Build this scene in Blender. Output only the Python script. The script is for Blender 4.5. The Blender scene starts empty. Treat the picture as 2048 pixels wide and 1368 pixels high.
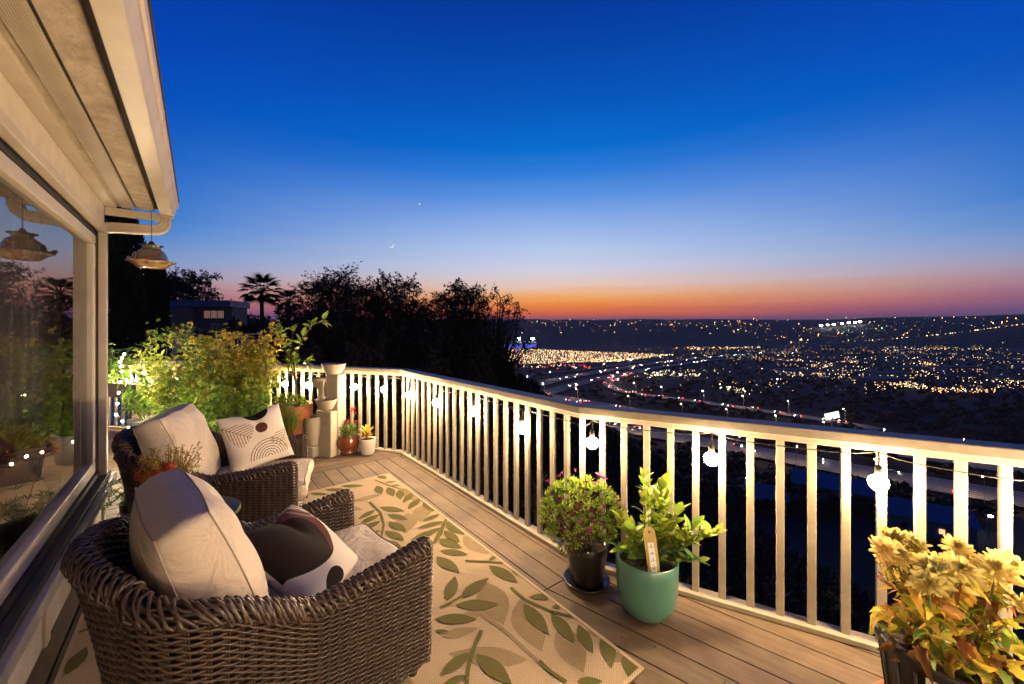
import bpy, math, random
import numpy as np
from mathutils import Vector, Matrix
R = math.radians
PI = math.pi
rnd = random.Random(7)
sc = bpy.context.scene
COL = sc.collection

# ------------------------------------------------------------------ camera
EYE, FPX, HORY = 1.58, 800.0, 655.0
cam = bpy.data.cameras.new('camera')
camo = bpy.data.objects.new('camera', cam)
COL.objects.link(camo)
camo.location = (0, 0, EYE)
camo.rotation_euler = (PI / 2, 0, 0)
cam.sensor_width = 36.0
cam.lens = FPX / 2048 * 36
cam.shift_y = (HORY - 684) / 2048
cam.clip_start = 0.05
cam.clip_end = 30000
sc.camera = camo

# ------------------------------------------------------------------ sky (dusk)
def lin(c):
    return tuple((x / 255 / 12.92) if x / 255 <= .04045 else ((x / 255 + .055) / 1.055) ** 2.4 for x in c)
world = bpy.data.worlds.new('World')
sc.world = world
world.use_nodes = True
nt = world.node_tree
bg = nt.nodes['Background']
SUN_AZ = R(6)
def wnode(t, **k):
    n = nt.nodes.new(t)
    for a, b in k.items(): setattr(n, a, b)
    return n
def wmath(op, a, b=None, clamp=False):
    n = wnode('ShaderNodeMath', operation=op, use_clamp=clamp)
    for i, x in enumerate((a, b)):
        if x is None: continue
        if isinstance(x, (int, float)): n.inputs[i].default_value = x
        else: nt.links.new(x, n.inputs[i])
    return n.outputs[0]
tc = wnode('ShaderNodeTexCoord')
nrm = wnode('ShaderNodeVectorMath', operation='NORMALIZE')
nt.links.new(tc.outputs['Generated'], nrm.inputs[0])
sep = wnode('ShaderNodeSeparateXYZ')
nt.links.new(nrm.outputs[0], sep.inputs[0])
wmap = wnode('ShaderNodeMapping'); wmap.inputs['Scale'].default_value = (2.2, 2.2, 38); nt.links.new(nrm.outputs[0], wmap.inputs[0])
wn_ = wnode('ShaderNodeTexNoise'); wn_.inputs['Scale'].default_value = 1.6; wn_.inputs['Detail'].default_value = 4; nt.links.new(wmap.outputs[0], wn_.inputs['Vector'])
el = wmath('ADD', wmath('DIVIDE', wmath('ARCSINE', sep.outputs[2]), R(90), True), wmath('MULTIPLY', wmath('SUBTRACT', wn_.outputs['Fac'], .5), .012))          # elevation, 0..1 for 0..90 degrees
hor = wmath('SQRT', wmath('ADD', wmath('MULTIPLY', sep.outputs[0], sep.outputs[0]), wmath('MULTIPLY', sep.outputs[1], sep.outputs[1])))
dot = wmath('DIVIDE', wmath('ADD', wmath('MULTIPLY', sep.outputs[0], math.sin(SUN_AZ)), wmath('MULTIPLY', sep.outputs[1], math.cos(SUN_AZ))), wmath('MAXIMUM', hor, .001))
azt = wmath('POWER', wmath('DIVIDE', wmath('SUBTRACT', 1.0, dot), .36, True), .8)
def ramp(stops, fac):
    n = wnode('ShaderNodeValToRGB')
    e = n.color_ramp.elements
    while len(e) < len(stops): e.new(.5)
    for el_, (d, c) in zip(e, stops):
        el_.position = d / 90
        el_.color = (*lin(c), 1)
    nt.links.new(fac, n.inputs[0])
    return n.outputs[0]
west = ramp([(0, (96, 66, 92)), (1.2, (150, 92, 112)), (1.9, (226, 104, 72)), (3.0, (248, 138, 52)), (4.4, (252, 176, 98)), (6.0, (238, 204, 186)),
             (8.2, (212, 212, 228)), (11, (184, 203, 236)), (14.4, (146, 179, 233)), (17.7, (98, 152, 227)), (20.9, (48, 126, 216)),
             (23.9, (0, 110, 206)), (29.6, (0, 86, 186)), (35, (0, 68, 168)), (41, (0, 50, 146)), (85, (2, 22, 78))], el)
away = ramp([(0, (74, 62, 104)), (1.6, (104, 86, 136)), (3.0, (146, 104, 140)), (4.4, (164, 134, 160)), (5.8, (150, 150, 186)), (7.1, (120, 150, 202)),
             (9.4, (74, 134, 202)), (11.6, (16, 115, 202)), (16, (0, 100, 196)), (22, (0, 80, 186)), (28, (0, 66, 178)), (38, (0, 50, 150)), (80, (2, 22, 78))], el)
mixw = wnode('ShaderNodeMix', data_type='RGBA')
nt.links.new(azt, mixw.inputs[0]); nt.links.new(west, mixw.inputs[6]); nt.links.new(away, mixw.inputs[7])
sky = wnode('ShaderNodeTexSky', sky_type='NISHITA', sun_disc=False, sun_elevation=R(-3), sun_rotation=SUN_AZ, ozone_density=4)
addw = wnode('ShaderNodeMix', data_type='RGBA', blend_type='ADD')
addw.inputs[0].default_value = .1
nt.links.new(mixw.outputs[2], addw.inputs[6]); nt.links.new(sky.outputs[0], addw.inputs[7])
east = wmath('SUBTRACT', 1.0, wmath('MULTIPLY', wmath('DIVIDE', wmath('SUBTRACT', .45, dot), 1.45, True), .62))
nt.links.new(addw.outputs[2], bg.inputs[0]); nt.links.new(east, bg.inputs[1])

sc.view_settings.view_transform = 'Standard'
sc.view_settings.look = 'None'
sc.view_settings.gamma = 1
sc.view_settings.exposure = 0
sc.view_settings.use_curve_mapping = False
sc.cycles.use_denoising = True
sc.cycles.max_bounces = 6
sc.cycles.transparent_max_bounces = 16
sc.cycles.sample_clamp_indirect = 4.0
sc.cycles.use_light_tree = True

# ------------------------------------------------------------------ positions
UX, UY = -.618, .786                 # along the house wall, away
NX, NY = .786, .618                  # from the wall to the railing
def P(u, n, z=0.0): return Vector((u * UX + n * NX, u * UY + n * NY, z))
def gnd(px, py, z=0.0):              # a pixel on a level plane
    d = (EYE - z) * FPX / (py - HORY)
    return Vector(((px - 1024) / FPX * d, d, z))
def atd(px, py, d): return Vector(((px - 1024) / FPX * d, d, EYE - (py - HORY) * d / FPX))
UANG = math.atan2(UY, UX)            # angle of the wall direction

# ------------------------------------------------------------------ materials
MATS = {}
def mat(name, col=(.5, .5, .5), rough=.6, metal=0, spec=.5, noise=None, col2=None, stretch=None, bump=None, attr=False, rand=None, trans=0, emit=None, coat=0, sampling=None, bstretch=None):
    if name in MATS: return MATS[name]
    m = bpy.data.materials.new(name); m.use_nodes = True
    t = m.node_tree; b = t.nodes['Principled BSDF']; out = t.nodes['Material Output']
    b.inputs['Base Color'].default_value = (*col, 1)
    b.inputs['Roughness'].default_value = rough
    b.inputs['Metallic'].default_value = metal
    b.inputs['Specular IOR Level'].default_value = spec
    b.inputs['Coat Weight'].default_value = coat
    src = None
    coord = None
    def crd(s):
        nonlocal coord
        if coord is None: coord = t.nodes.new('ShaderNodeTexCoord')
        if not s: return coord.outputs['Object']
        mp = t.nodes.new('ShaderNodeMapping'); mp.inputs['Scale'].default_value = s
        t.links.new(coord.outputs['Object'], mp.inputs[0]); return mp.outputs[0]
    if attr:
        a = t.nodes.new('ShaderNodeAttribute'); a.attribute_name = 'Col'; src = a.outputs['Color']
    if noise:
        n = t.nodes.new('ShaderNodeTexNoise'); n.inputs['Scale'].default_value = noise[0]; n.inputs['Detail'].default_value = noise[2] if len(noise) > 2 else 5
        t.links.new(crd(stretch), n.inputs['Vector'])
        rp = t.nodes.new('ShaderNodeValToRGB'); rp.color_ramp.elements[0].position = .5 - noise[1]; rp.color_ramp.elements[1].position = .5 + noise[1]
        rp.color_ramp.elements[0].color = (*col, 1); rp.color_ramp.elements[1].color = (*(col2 or col), 1)
        t.links.new(n.outputs['Fac'], rp.inputs[0])
        if src is None: src = rp.outputs[0]
        else:
            mx = t.nodes.new('ShaderNodeMix'); mx.data_type = 'RGBA'; mx.blend_type = 'MULTIPLY'; mx.inputs[0].default_value = 1
            t.links.new(src, mx.inputs[6]); t.links.new(rp.outputs[0], mx.inputs[7]); src = mx.outputs[2]
    if rand is not None:                        # per-object variation (value spread, hue spread)
        oi = t.nodes.new('ShaderNodeObjectInfo')
        hs = t.nodes.new('ShaderNodeHueSaturation')
        mr = t.nodes.new('ShaderNodeMapRange'); mr.inputs[3].default_value = 1 - rand[0]; mr.inputs[4].default_value = 1 + rand[0]
        t.links.new(oi.outputs['Random'], mr.inputs[0]); t.links.new(mr.outputs[0], hs.inputs['Value'])
        if len(rand) > 1:
            m2 = t.nodes.new('ShaderNodeMath'); m2.operation = 'MULTIPLY'; m2.inputs[1].default_value = 7.31
            m3 = t.nodes.new('ShaderNodeMath'); m3.operation = 'FRACT'
            mr2 = t.nodes.new('ShaderNodeMapRange'); mr2.inputs[3].default_value = .5 - rand[1]; mr2.inputs[4].default_value = .5 + rand[1]
            t.links.new(oi.outputs['Random'], m2.inputs[0]); t.links.new(m2.outputs[0], m3.inputs[0]); t.links.new(m3.outputs[0], mr2.inputs[0]); t.links.new(mr2.outputs[0], hs.inputs['Hue'])
        if src is not None: t.links.new(src, hs.inputs['Color'])
        else: hs.inputs['Color'].default_value = (*col, 1)
        src = hs.outputs[0]
    if src is not None: t.links.new(src, b.inputs['Base Color'])
    if bump:
        n = t.nodes.new('ShaderNodeTexNoise'); n.inputs['Scale'].default_value = bump[0]; n.inputs['Detail'].default_value = 4
        t.links.new(crd(bstretch), n.inputs['Vector'])
        bp = t.nodes.new('ShaderNodeBump'); bp.inputs['Strength'].default_value = bump[1]; bp.inputs['Distance'].default_value = bump[2] if len(bump) > 2 else .004
        t.links.new(n.outputs['Fac'], bp.inputs['Height']); t.links.new(bp.outputs[0], b.inputs['Normal'])
    if trans:
        tr = t.nodes.new('ShaderNodeBsdfTranslucent'); mx = t.nodes.new('ShaderNodeMixShader'); mx.inputs[0].default_value = trans
        if src is not None: t.links.new(src, tr.inputs[0])
        else: tr.inputs[0].default_value = (*col, 1)
        t.links.new(b.outputs[0], mx.inputs[1]); t.links.new(tr.outputs[0], mx.inputs[2]); t.links.new(mx.outputs[0], out.inputs[0])
    if emit:
        if src is not None: t.links.new(src, b.inputs['Emission Color'])
        else: b.inputs['Emission Color'].default_value = (*col, 1)
        b.inputs['Emission Strength'].default_value = emit
    if sampling: m.cycles.emission_sampling = sampling
    MATS[name] = m
    return m

# ------------------------------------------------------------------ mesh helpers
class MB:
    def __init__(s): s.v, s.f, s.c = [], [], []
    def add(s, vs, fs, col=None):
        k = len(s.v)
        s.v += [tuple(p) for p in vs]
        s.f += [tuple(k + i for i in f) for f in fs]
        s.c += [col or (1, 1, 1)] * len(vs)
        return s
    def box(s, c, d, rot=None, col=None):
        vs = [Vector((x * d[0] / 2, y * d[1] / 2, z * d[2] / 2)) for x in (-1, 1) for y in (-1, 1) for z in (-1, 1)]
        if rot is not None: vs = [rot @ p for p in vs]
        c = Vector(c)
        return s.add([p + c for p in vs], [(0, 1, 3, 2), (4, 6, 7, 5), (0, 4, 5, 1), (2, 3, 7, 6), (0, 2, 6, 4), (1, 5, 7, 3)], col)
    def prism(s, poly, z0, z1, col=None):
        n = len(poly)
        vs = [(p[0], p[1], z0) for p in poly] + [(p[0], p[1], z1) for p in poly]
        fs = [tuple(range(n - 1, -1, -1)), tuple(range(n, 2 * n))] + [(i, (i + 1) % n, n + (i + 1) % n, n + i) for i in range(n)]
        return s.add(vs, fs, col)
    def tube(s, pts, r, n=6, col=None, closed=False, cap=True):
        pts = [Vector(p) for p in pts]; m = len(pts)
        rs = r if isinstance(r, (list, tuple)) else [r] * m
        vs = []; up = None
        for i, p in enumerate(pts):
            a = pts[(i - 1) % m] if (i or closed) else p
            b = pts[(i + 1) % m] if (i < m - 1 or closed) else p
            t = (b - a)
            t = t.normalized() if t.length > 1e-9 else Vector((0, 0, 1))
            if up is None: up = Vector((0, 0, 1)) if abs(t.z) < .9 else Vector((1, 0, 0))
            x = t.cross(up)
            if x.length < 1e-6: x = t.orthogonal()
            x.normalize(); y = x.cross(t); up = y
            for k in range(n):
                a_ = 2 * PI * k / n
                vs.append(p + (x * math.cos(a_) + y * math.sin(a_)) * rs[i])
        fs = []
        for i in range(m if closed else m - 1):
            j = (i + 1) % m
            for k in range(n): fs.append((i * n + k, i * n + (k + 1) % n, j * n + (k + 1) % n, j * n + k))
        if cap and not closed: fs += [tuple(range(n - 1, -1, -1)), tuple((m - 1) * n + k for k in range(n))]
        return s.add(vs, fs, col)
    def lathe(s, prof, n=24, c=(0, 0, 0), col=None, sx=1, sy=1, a0=0, a1=2 * PI):
        full = abs(a1 - a0 - 2 * PI) < 1e-6
        m = n if full else n + 1
        vs = []
        for r, z in prof:
            for k in range(m):
                a = a0 + (a1 - a0) * k / n
                vs.append((c[0] + r * math.cos(a) * sx, c[1] + r * math.sin(a) * sy, c[2] + z))
        fs = []
        for i in range(len(prof) - 1):
            for k in range(n):
                k2 = (k + 1) % m
                fs.append((i * m + k, i * m + k2, (i + 1) * m + k2, (i + 1) * m + k))
        return s.add(vs, fs, col)
    def leaf(s, p, d, nrm, L, w, col=None, fold=.25, droop=.0):
        d = Vector(d).normalized(); nrm = Vector(nrm)
        x = d.cross(nrm)
        if x.length < 1e-5: x = d.orthogonal()
        x.normalize(); y = x.cross(d)
        p = Vector(p)
        m = p + d * L * .45
        vs = [p, m + x * w / 2 + y * w * fold, p + d * L - y * L * droop, m - x * w / 2 + y * w * fold, m]
        return s.add(vs, [(0, 1, 4), (1, 2, 4), (0, 4, 3), (4, 2, 3)], col)
    def petal(s, p, d, nrm, L, w, curl=.1):          # strap petal with a blunt tip
        d = Vector(d).normalized(); x = d.cross(Vector(nrm))
        if x.length < 1e-5: x = d.orthogonal()
        x.normalize(); y = x.cross(d); p = Vector(p); q = lambda t, a: p + d * L * t + x * w * a - y * L * curl * t * t + y * w * .25 * abs(a)
        return s.add([q(0, 0), q(.35, .38), q(.8, .5), q(.98, .25), q(1, -.02), q(.96, -.28), q(.8, -.5), q(.35, -.38), q(.5, 0)], [(0, 1, 8), (1, 2, 8), (2, 3, 8), (3, 4, 8), (4, 5, 8), (5, 6, 8), (6, 7, 8), (7, 0, 8)])
    def build(s, name, m, parent=None, smooth=False, loc=None, rot=None, bevel=0, kind=None, subsurf=0):
        me = bpy.data.meshes.new(name)
        me.from_pydata(s.v, [], s.f); me.update()
        if any(c != (1, 1, 1) for c in s.c):
            a = me.color_attributes.new('Col', 'FLOAT_COLOR', 'POINT')
            a.data.foreach_set('color', [x for c in s.c for x in (*c, 1)])
        return mkobj(name, me, m, parent, smooth, loc, rot, bevel, kind, subsurf)
def mkobj(name, me, m, parent=None, smooth=False, loc=None, rot=None, bevel=0, kind=None, subsurf=0):
    if m is not None and not me.materials: me.materials.append(MATS[m] if isinstance(m, str) else m)
    if smooth: me.polygons.foreach_set('use_smooth', [True] * len(me.polygons))
    o = bpy.data.objects.new(name, me); COL.objects.link(o)
    if parent is not None: o.parent = parent
    if loc is not None: o.location = loc
    if rot is not None: o.rotation_euler = rot
    if bevel:
        b = o.modifiers.new('bevel', 'BEVEL'); b.width = bevel; b.segments = 2; b.limit_method = 'ANGLE'
    if subsurf:
        b = o.modifiers.new('subsurf', 'SUBSURF'); b.levels = subsurf; b.render_levels = subsurf
    if kind: o['kind'] = kind
    return o
def tag(o, label, cat, group=None):
    o['label'] = label; o['category'] = cat
    if group: o['group'] = group
    return o
def thing(name, label, cat, loc=(0, 0, 0), rz=0, group=None):
    o = bpy.data.objects.new(name, None); COL.objects.link(o)
    o.location = loc; o.rotation_euler = (0, 0, rz); o.empty_display_size = .1
    return tag(o, label, cat, group)
def struct(o): o['kind'] = 'structure'; return o
def copy_tree(o, parent=None):
    c = o.copy(); COL.objects.link(c); c.parent = parent
    for ch in list(o.children): copy_tree(ch, c)
    return c
def jit(c, a, r=rnd):
    k = 1 + r.uniform(-a, a)
    return tuple(max(0, x * k * (1 + r.uniform(-a, a) * .35)) for x in c)
def rdir(r=rnd):
    z = r.uniform(-1, 1); a = r.uniform(0, 2 * PI); q = math.sqrt(1 - z * z)
    return Vector((q * math.cos(a), q * math.sin(a), z))

# common materials
mat('cream_paint', (.36, .315, .24), .5, noise=(14, .2, 9), col2=(.285, .245, .18), bump=(45, .3))
mat('trim_beige', (.58, .51, .41), .5, noise=(4, .3), col2=(.40, .345, .27), bump=(80, .1))
mat('stucco', (.68, .62, .55), .9, noise=(9, .3), col2=(.50, .45, .39), bump=(55, .9, .006))
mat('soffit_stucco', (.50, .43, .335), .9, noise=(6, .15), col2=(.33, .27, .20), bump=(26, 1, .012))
mat('gutter_metal', (.58, .50, .39), .42, noise=(5, .3), col2=(.43, .35, .27))
mat('gap_black', (.015, .014, .014), .6)
mat('board', (.175, .122, .076), .62, noise=(5, .22, 8), col2=(.10, .070, .045), stretch=(.7, 7, 1), bump=(30, .35), bstretch=(.5, 12, 1), rand=(.14, .01))
mat('joist', (.05, .035, .025), .8)
mat('soil', (.028, .018, .012), .95, bump=(60, 1, .02))
mat('leaf', attr=True, rough=.45, trans=.5, spec=.4)
mat('bark', (.10, .07, .045), .85, noise=(20, .3), col2=(.05, .035, .025), bump=(30, .6))
mat('green_stem', (.11, .15, .04), .6)
mat('terracotta', (.42, .15, .06), .75, noise=(7, .35), col2=(.33, .12, .055), bump=(40, .2))
mat('galvanized', (.42, .42, .40), .5, metal=.5, noise=(12, .3), col2=(.34, .34, .33))
mat('dark_metal', (.03, .028, .026), .45, metal=.6)
mat('wire', (.35, .36, .34), .4, metal=.8)

t = MATS['board'].node_tree                      # worn, stained patches that do not follow the boards
ge = t.nodes.new('ShaderNodeNewGeometry'); nz = t.nodes.new('ShaderNodeTexNoise'); nz.inputs['Scale'].default_value = 2.2; nz.inputs['Detail'].default_value = 6; nz.inputs['Roughness'].default_value = .65
rp = t.nodes.new('ShaderNodeValToRGB'); rp.color_ramp.elements[0].position = .38; rp.color_ramp.elements[1].position = .62; rp.color_ramp.elements[0].color = (.62, .60, .60, 1); rp.color_ramp.elements[1].color = (1.08, 1.06, 1.02, 1)
mx = t.nodes.new('ShaderNodeMix'); mx.data_type = 'RGBA'; mx.blend_type = 'MULTIPLY'; mx.inputs[0].default_value = 1; b = t.nodes['Principled BSDF']; old = b.inputs['Base Color'].links[0].from_socket
t.links.new(ge.outputs['Position'], nz.inputs['Vector']); t.links.new(nz.outputs['Fac'], rp.inputs[0]); t.links.new(old, mx.inputs[6]); t.links.new(rp.outputs[0], mx.inputs[7]); t.links.new(mx.outputs[2], b.inputs['Base Color'])

# ================================================================== TERRAIN
FLOOR = -80.0
def sstep(a, b, x):
    t = min(1, max(0, (x - a) / (b - a))); return t * t * (3 - 2 * t)
def hnoise(x, y, s):
    return math.sin(x * s + 1.3) * math.cos(y * s * 1.27 + .4) + .5 * math.sin(x * s * 2.3 + y * s * 1.9)
def terr(x, y):
    a = x + .15 * y
    sp = math.log1p(math.exp(min(40, (a + 6) / 4))) * 4
    z = -3 - .60 * sp
    r = math.hypot(x, y)
    if r > 160: z = z + (FLOOR - z) * sstep(160, 420, r)
    k = 2
    z = FLOOR + math.log1p(math.exp(min(40, (z - FLOOR) / k))) * k if z < FLOOR + 60 else z
    z += .25 * hnoise(x, y, .35) * sstep(8, 30, r) * (1 - sstep(60, 140, r))
    az = math.degrees(math.atan2(x, y))
    start = 1680 + 500 * sstep(18, 40, az)
    t = sstep(start, start + 1500, r)
    ridge = 58 + 16 * sstep(22, 46, az) + 9 * hnoise(x, y, .0016) + 5 * hnoise(x, y, .006)
    z += (ridge - FLOOR) * t
    return z
mat('hill_soil', (.030, .017, .007), .95, noise=(.08, .2), col2=(.016, .011, .004))
tb = MB()
radii = [1.5 * 1.075 ** i for i in range(114)]
angs = [R(-110 + 1.25 * i) for i in range(177)]
for r_ in radii:
    for a_ in angs:
        x, y = r_ * math.sin(a_), r_ * math.cos(a_)
        tb.v.append((x, y, terr(x, y)))
na = len(angs)
for i in range(len(radii) - 1):
    for j in range(na - 1):
        tb.f.append((i * na + j, i * na + j + 1, (i + 1) * na + j + 1, (i + 1) * na + j))
tb.c = [(1, 1, 1)] * len(tb.v)
struct(tb.build('terrain', 'hill_soil', smooth=True))

# ================================================================== DECK
def clip(poly, nx, ny, d):           # keep nx*x+ny*y <= d
    out = []
    for i in range(len(poly)):
        p, q = poly[i], poly[(i + 1) % len(poly)]
        a, b = nx * p[0] + ny * p[1] - d, nx * q[0] + ny * q[1] - d
        if a <= 0: out.append(p)
        if a * b < 0:
            t = a / (a - b); out.append((p[0] + (q[0] - p[0]) * t, p[1] + (q[1] - p[1]) * t))
    return out
deck = bpy.data.objects.new('deck', None); COL.objects.link(deck); struct(deck)
def boards(poly, org, ang, pitch=.146, gap=.007, zt=0.0):
    ca, sa = math.cos(ang), math.sin(ang)
    loc = [((p.x - org.x) * ca + (p.y - org.y) * sa, -(p.x - org.x) * sa + (p.y - org.y) * ca) for p in poly]
    lo, hi = min(q[1] for q in loc), max(q[1] for q in loc)
    for k in range(math.floor(lo / pitch), math.ceil(hi / pitch)):
        q = clip(clip(loc, 0, 1, (k + 1) * pitch - gap / 2), 0, -1, -(k * pitch + gap / 2))
        if len(q) < 3: continue
        if max(a[0] for a in q) - min(a[0] for a in q) < .03: continue
        yc = (k + .5) * pitch; xc = rnd.uniform(-50, 50)
        b = MB().prism([(a[0] - xc, a[1] - yc) for a in q], -.026, 0)
        b.build('board', 'board', deck, loc=(org.x + xc * ca - yc * sa, org.y + xc * sa + yc * ca, zt), rot=(0, 0, ang), bevel=.0022)
K1, K2 = P(4.79, 2.03), P(1.817, 2.03)                       # railing corners
P0 = Vector((-2.36, 5.37, 0)); P1 = Vector((-3.3, 5.66, 0)); P2 = Vector((-6.9, 6.42, 0))
RD = Vector((.881, -.473, 0)); K3 = K2 + RD * 2.35; K4 = K3 - Vector((UX, UY, 0)) * 1.3; K5 = K4 - Vector((NX, NY, 0)) * 3.36  # the end rail, out of view, is placed to carry the added bulbs
SEAM1, SEAM2 = 4.74, 1.77
e = .045
boards([P(SEAM2 + .003, -.62), P(SEAM2 + .003, 2.03 + e), P(SEAM1 - .003, 2.03 + e), P(SEAM1 - .003, -.62)], P(0, 1.663 - .146 * 10), UANG)
boards([P(SEAM1 + .003, 2.03 + e), P0 + Vector((.02, .06, 0)), P1 + Vector((0, .06, 0)), P2 + Vector((0, .06, 0)), P(SEAM1 + .003, -4.4)], P(SEAM1 + .003, 0), math.atan2(NY, NX) + PI)
dirR = P(-.975, .223); angR = math.atan2(-dirR.y, -dirR.x)
o_ = Vector((RD.y, -RD.x, 0)) * -e
boards([P(SEAM2 - .003, 2.03 + e), K3 + o_, K4 + Vector((NX - UX, NY - UY, 0)) * e, P(-1.72, -.62), P(SEAM2 - .003, -.62)], P(SEAM2, 1.663 - .1497 * 10), angR)
sub = MB()
sub.prism([tuple(p.xy) for p in (P(-1.72, -.62), P(SEAM2, -.62), P(SEAM1, -.62), P(SEAM1, -4.4), P2, P1, P0, K1, K2, K3, K4)], -.26, -.045)
sub.build('deck_frame', 'joist', deck)
sk = MB()
for p in (K1, K2, K3, P0, P1, P2):
    sk.box((p.x, p.y, -2.6), (.14, .14, 4.6))
sk.build('support_post', 'joist', deck)
nails = MB()
for i in range(46):
    u = rnd.uniform(.1, 4.5); n = rnd.choice((1.70, 1.78, 1.845, 1.925))
    p = P(u, n); nails.lathe([(0, .0012), (.005, .001), (.006, 0)], 6, (p.x, p.y, .0003))
nails.build('screw_head', 'dark_metal', deck, kind='stuff')

# ================================================================== RAILING
RH = 1.06
rail = thing('deck_railing', 'cream painted wooden railing with square balusters around the deck', 'railing')
chain = [P2, P1, P0, K1, K2, K3, K4, K5]
def offs(pts, d):                     # mitred offset of an open chain, d to the left of travel
    res = []
    for i, p in enumerate(pts):
        a = (p - pts[i - 1]).normalized() if i else None
        b = (pts[i + 1] - p).normalized() if i < len(pts) - 1 else None
        na_ = Vector((-a.y, a.x, 0)) if a else None; nb = Vector((-b.y, b.x, 0)) if b else None
        if na_ is None: m = nb * d
        elif nb is None: m = na_ * d
        else:
            s = na_ + nb; m = s * (2 * d / s.length_squared)
        res.append(p + m)
    return res
def railbar(name, z0, z1, w, bev, shift=0.0):
    A, B = offs(chain, w / 2 + shift), offs(chain, -w / 2 + shift)
    for i in range(len(chain) - 1):
        MB().prism([tuple(A[i].xy), tuple(B[i].xy), tuple(B[i + 1].xy), tuple(A[i + 1].xy)], z0, z1).build(name, 'cream_paint', rail, bevel=bev)
railbar('cap_rail', RH - .052, RH, .118, .006)
railbar('upper_rail', RH - .085, RH - .054, .05, .003)
railbar('bottom_rail', .003, .032, .085, .004)
bal = MB().box((0, 0, (RH - .086 + .033) / 2), (.037, .030, RH - .086 - .033))
balo = None
for i in range(len(chain) - 1):
    a, b = chain[i], chain[i + 1]; L = (b - a).length; n = round(L / .1405)
    for k in range(n + (1 if i == 6 else 0)):
        p = a + (b - a) * (k / n); wide = k == 0 and i in (2,)
        if balo is None: balo = bal.build('baluster', 'cream_paint', rail, bevel=.003); o = balo
        else: o = balo.copy(); COL.objects.link(o)
        o.location = p; o.rotation_euler = (0, 0, math.atan2(b.y - a.y, b.x - a.x))
        if k == 0 and i: o.rotation_euler[2] -= 0.5 * ((b - a).xy.angle_signed((a - chain[i - 1]).xy)) * -1
MB().box((0, 0, .49), (.092, .092, .97)).build('post', 'cream_paint', rail, loc=P0 + Vector((.0, -.07, 0)), rot=(0, 0, -.3), bevel=.004)

# ================================================================== STRING LIGHTS
def chain_at(px):                      # bulbs in view are read off the photo and set on the railing line
    for i in range(len(chain) - 1):
        a, b = chain[i], chain[i + 1]
        s = (px - 1024) / FPX
        den = (b.x - a.x) - s * (b.y - a.y)
        if abs(den) < 1e-9: continue
        t = (s * a.y - a.x) / den
        if 0 <= t <= 1 and (a + (b - a) * t).y > .3: return i, t, a + (b - a) * t
    return None
mat('bulb_lit', (1, .69, .38), .3, emit=690)
mat('cord_black', (.02, .018, .016), .5)
strl = thing('string_light', 'black cord of lit warm globe bulbs strung under the railing cap', 'string light', P0)
bulbs = []
for px, py in ((717, 772), (778, 777), (829, 788), (884, 803), (960, 820), (1057, 852), (1196, 880), (1430, 910), (1755, 955)):
    i, t, p = chain_at(px)
    bulbs.append((i, t, EYE - (py - HORY) * p.y / FPX))
bulbs = [(0, .06 + .117 * k, .8) for k in range(8)] + [(1, .2, .8), (1, .6, .8)] + bulbs + [(4, .86, .80), (5, .15, .8), (5, .5, .8), (5, .85, .8)] + [(6, .06 + .145 * k, .8) for k in range(7)]  # bulbs on the unseen rails behind the camera are added to light the deck
inn = offs(chain, -.078)
cordpts = []
sockm = MB().tube([(0, 0, .145), (.004, 0, .11), (0, 0, .075)], .004, 5).lathe([(0, .082), (.013, .08), (.0155, .06), (.016, .03), (.0, .028)], 12)
bulbm = MB().lathe([(0, -.041), (.014, -.039), (.027, -.031), (.036, -.017), (.039, 0), (.036, .015), (.027, .026), (.016, .033), (.013, .038)], 16)
so = bo = None
prev = None
for i, t, z in bulbs:
    p = inn[i] + (inn[i + 1] - inn[i]) * t
    z = min(max(z, .74), .86)
    if so is None:
        so = sockm.build('socket', 'cord_black', strl, smooth=True); bo = bulbm.build('bulb', 'bulb_lit', strl, smooth=True); a, b = so, bo
    else:
        a, b = so.copy(), bo.copy(); COL.objects.link(a); COL.objects.link(b)
    a.location = b.location = Vector((p.x, p.y, z)) - P0
    top = Vector((p.x, p.y, z + .145))
    if prev is not None:
        pi, pt = prev
        n = 8; ts = []
        q0 = pt
        corner = [Vector((inn[j].x, inn[j].y, .955)) for j in range(pi + 1, i + 1)]
        seq = [q0] + corner + [top]
        for a_, b_ in zip(seq, seq[1:]):
            for k in range(n):
                f = k / n; q = a_.lerp(b_, f); q.z = a_.z + (b_.z - a_.z) * f + (.955 - max(a_.z, b_.z)) * (1 - (2 * f - 1) ** 4) * .8
                cordpts.append(q - P0)
    prev = (i, top)
cordpts.append(prev[1] - P0)
MB().tube(cordpts, .0032, 5).build('cord', 'cord_black', strl, smooth=True)

# ================================================================== HOUSE
house = thing('house', 'stucco house with a big picture window, beige eave and gutter beside the deck', 'house', P(4.64, -.6), UANG)
# local frame: +x runs along the wall away from the camera, +y points INTO the house (away from the railing)
def hb(name, x0, x1, y0, y1, z0, z1, m, parent=house, bevel=0, **k):
    return MB().box(((x0 + x1) / 2, (y0 + y1) / 2, (z0 + z1) / 2), (x1 - x0, y1 - y0, z1 - z0)).build(name, m, parent, bevel=bevel, **k)
WX0, WX1, WZ0, WZ1 = -4.2, -.12, .40, 2.38
hb('wall', -7.5, WX0, 0, .2, 0, 2.66, 'stucco')
hb('wall', WX1, 0, 0, .2, 0, 2.66, 'stucco')
hb('wall', WX0, WX1, 0, .2, 0, WZ0, 'stucco')
hb('wall', WX0, WX1, 0, .2, WZ1, 2.66, 'stucco')
hb('wall', -.2, -.002, .2, 4.5, 0, 2.66, 'stucco')
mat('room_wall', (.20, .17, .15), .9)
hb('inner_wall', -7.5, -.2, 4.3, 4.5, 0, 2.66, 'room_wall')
hb('inner_wall', -7.5, -7.3, .2, 4.3, 0, 2.66, 'room_wall')
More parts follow.
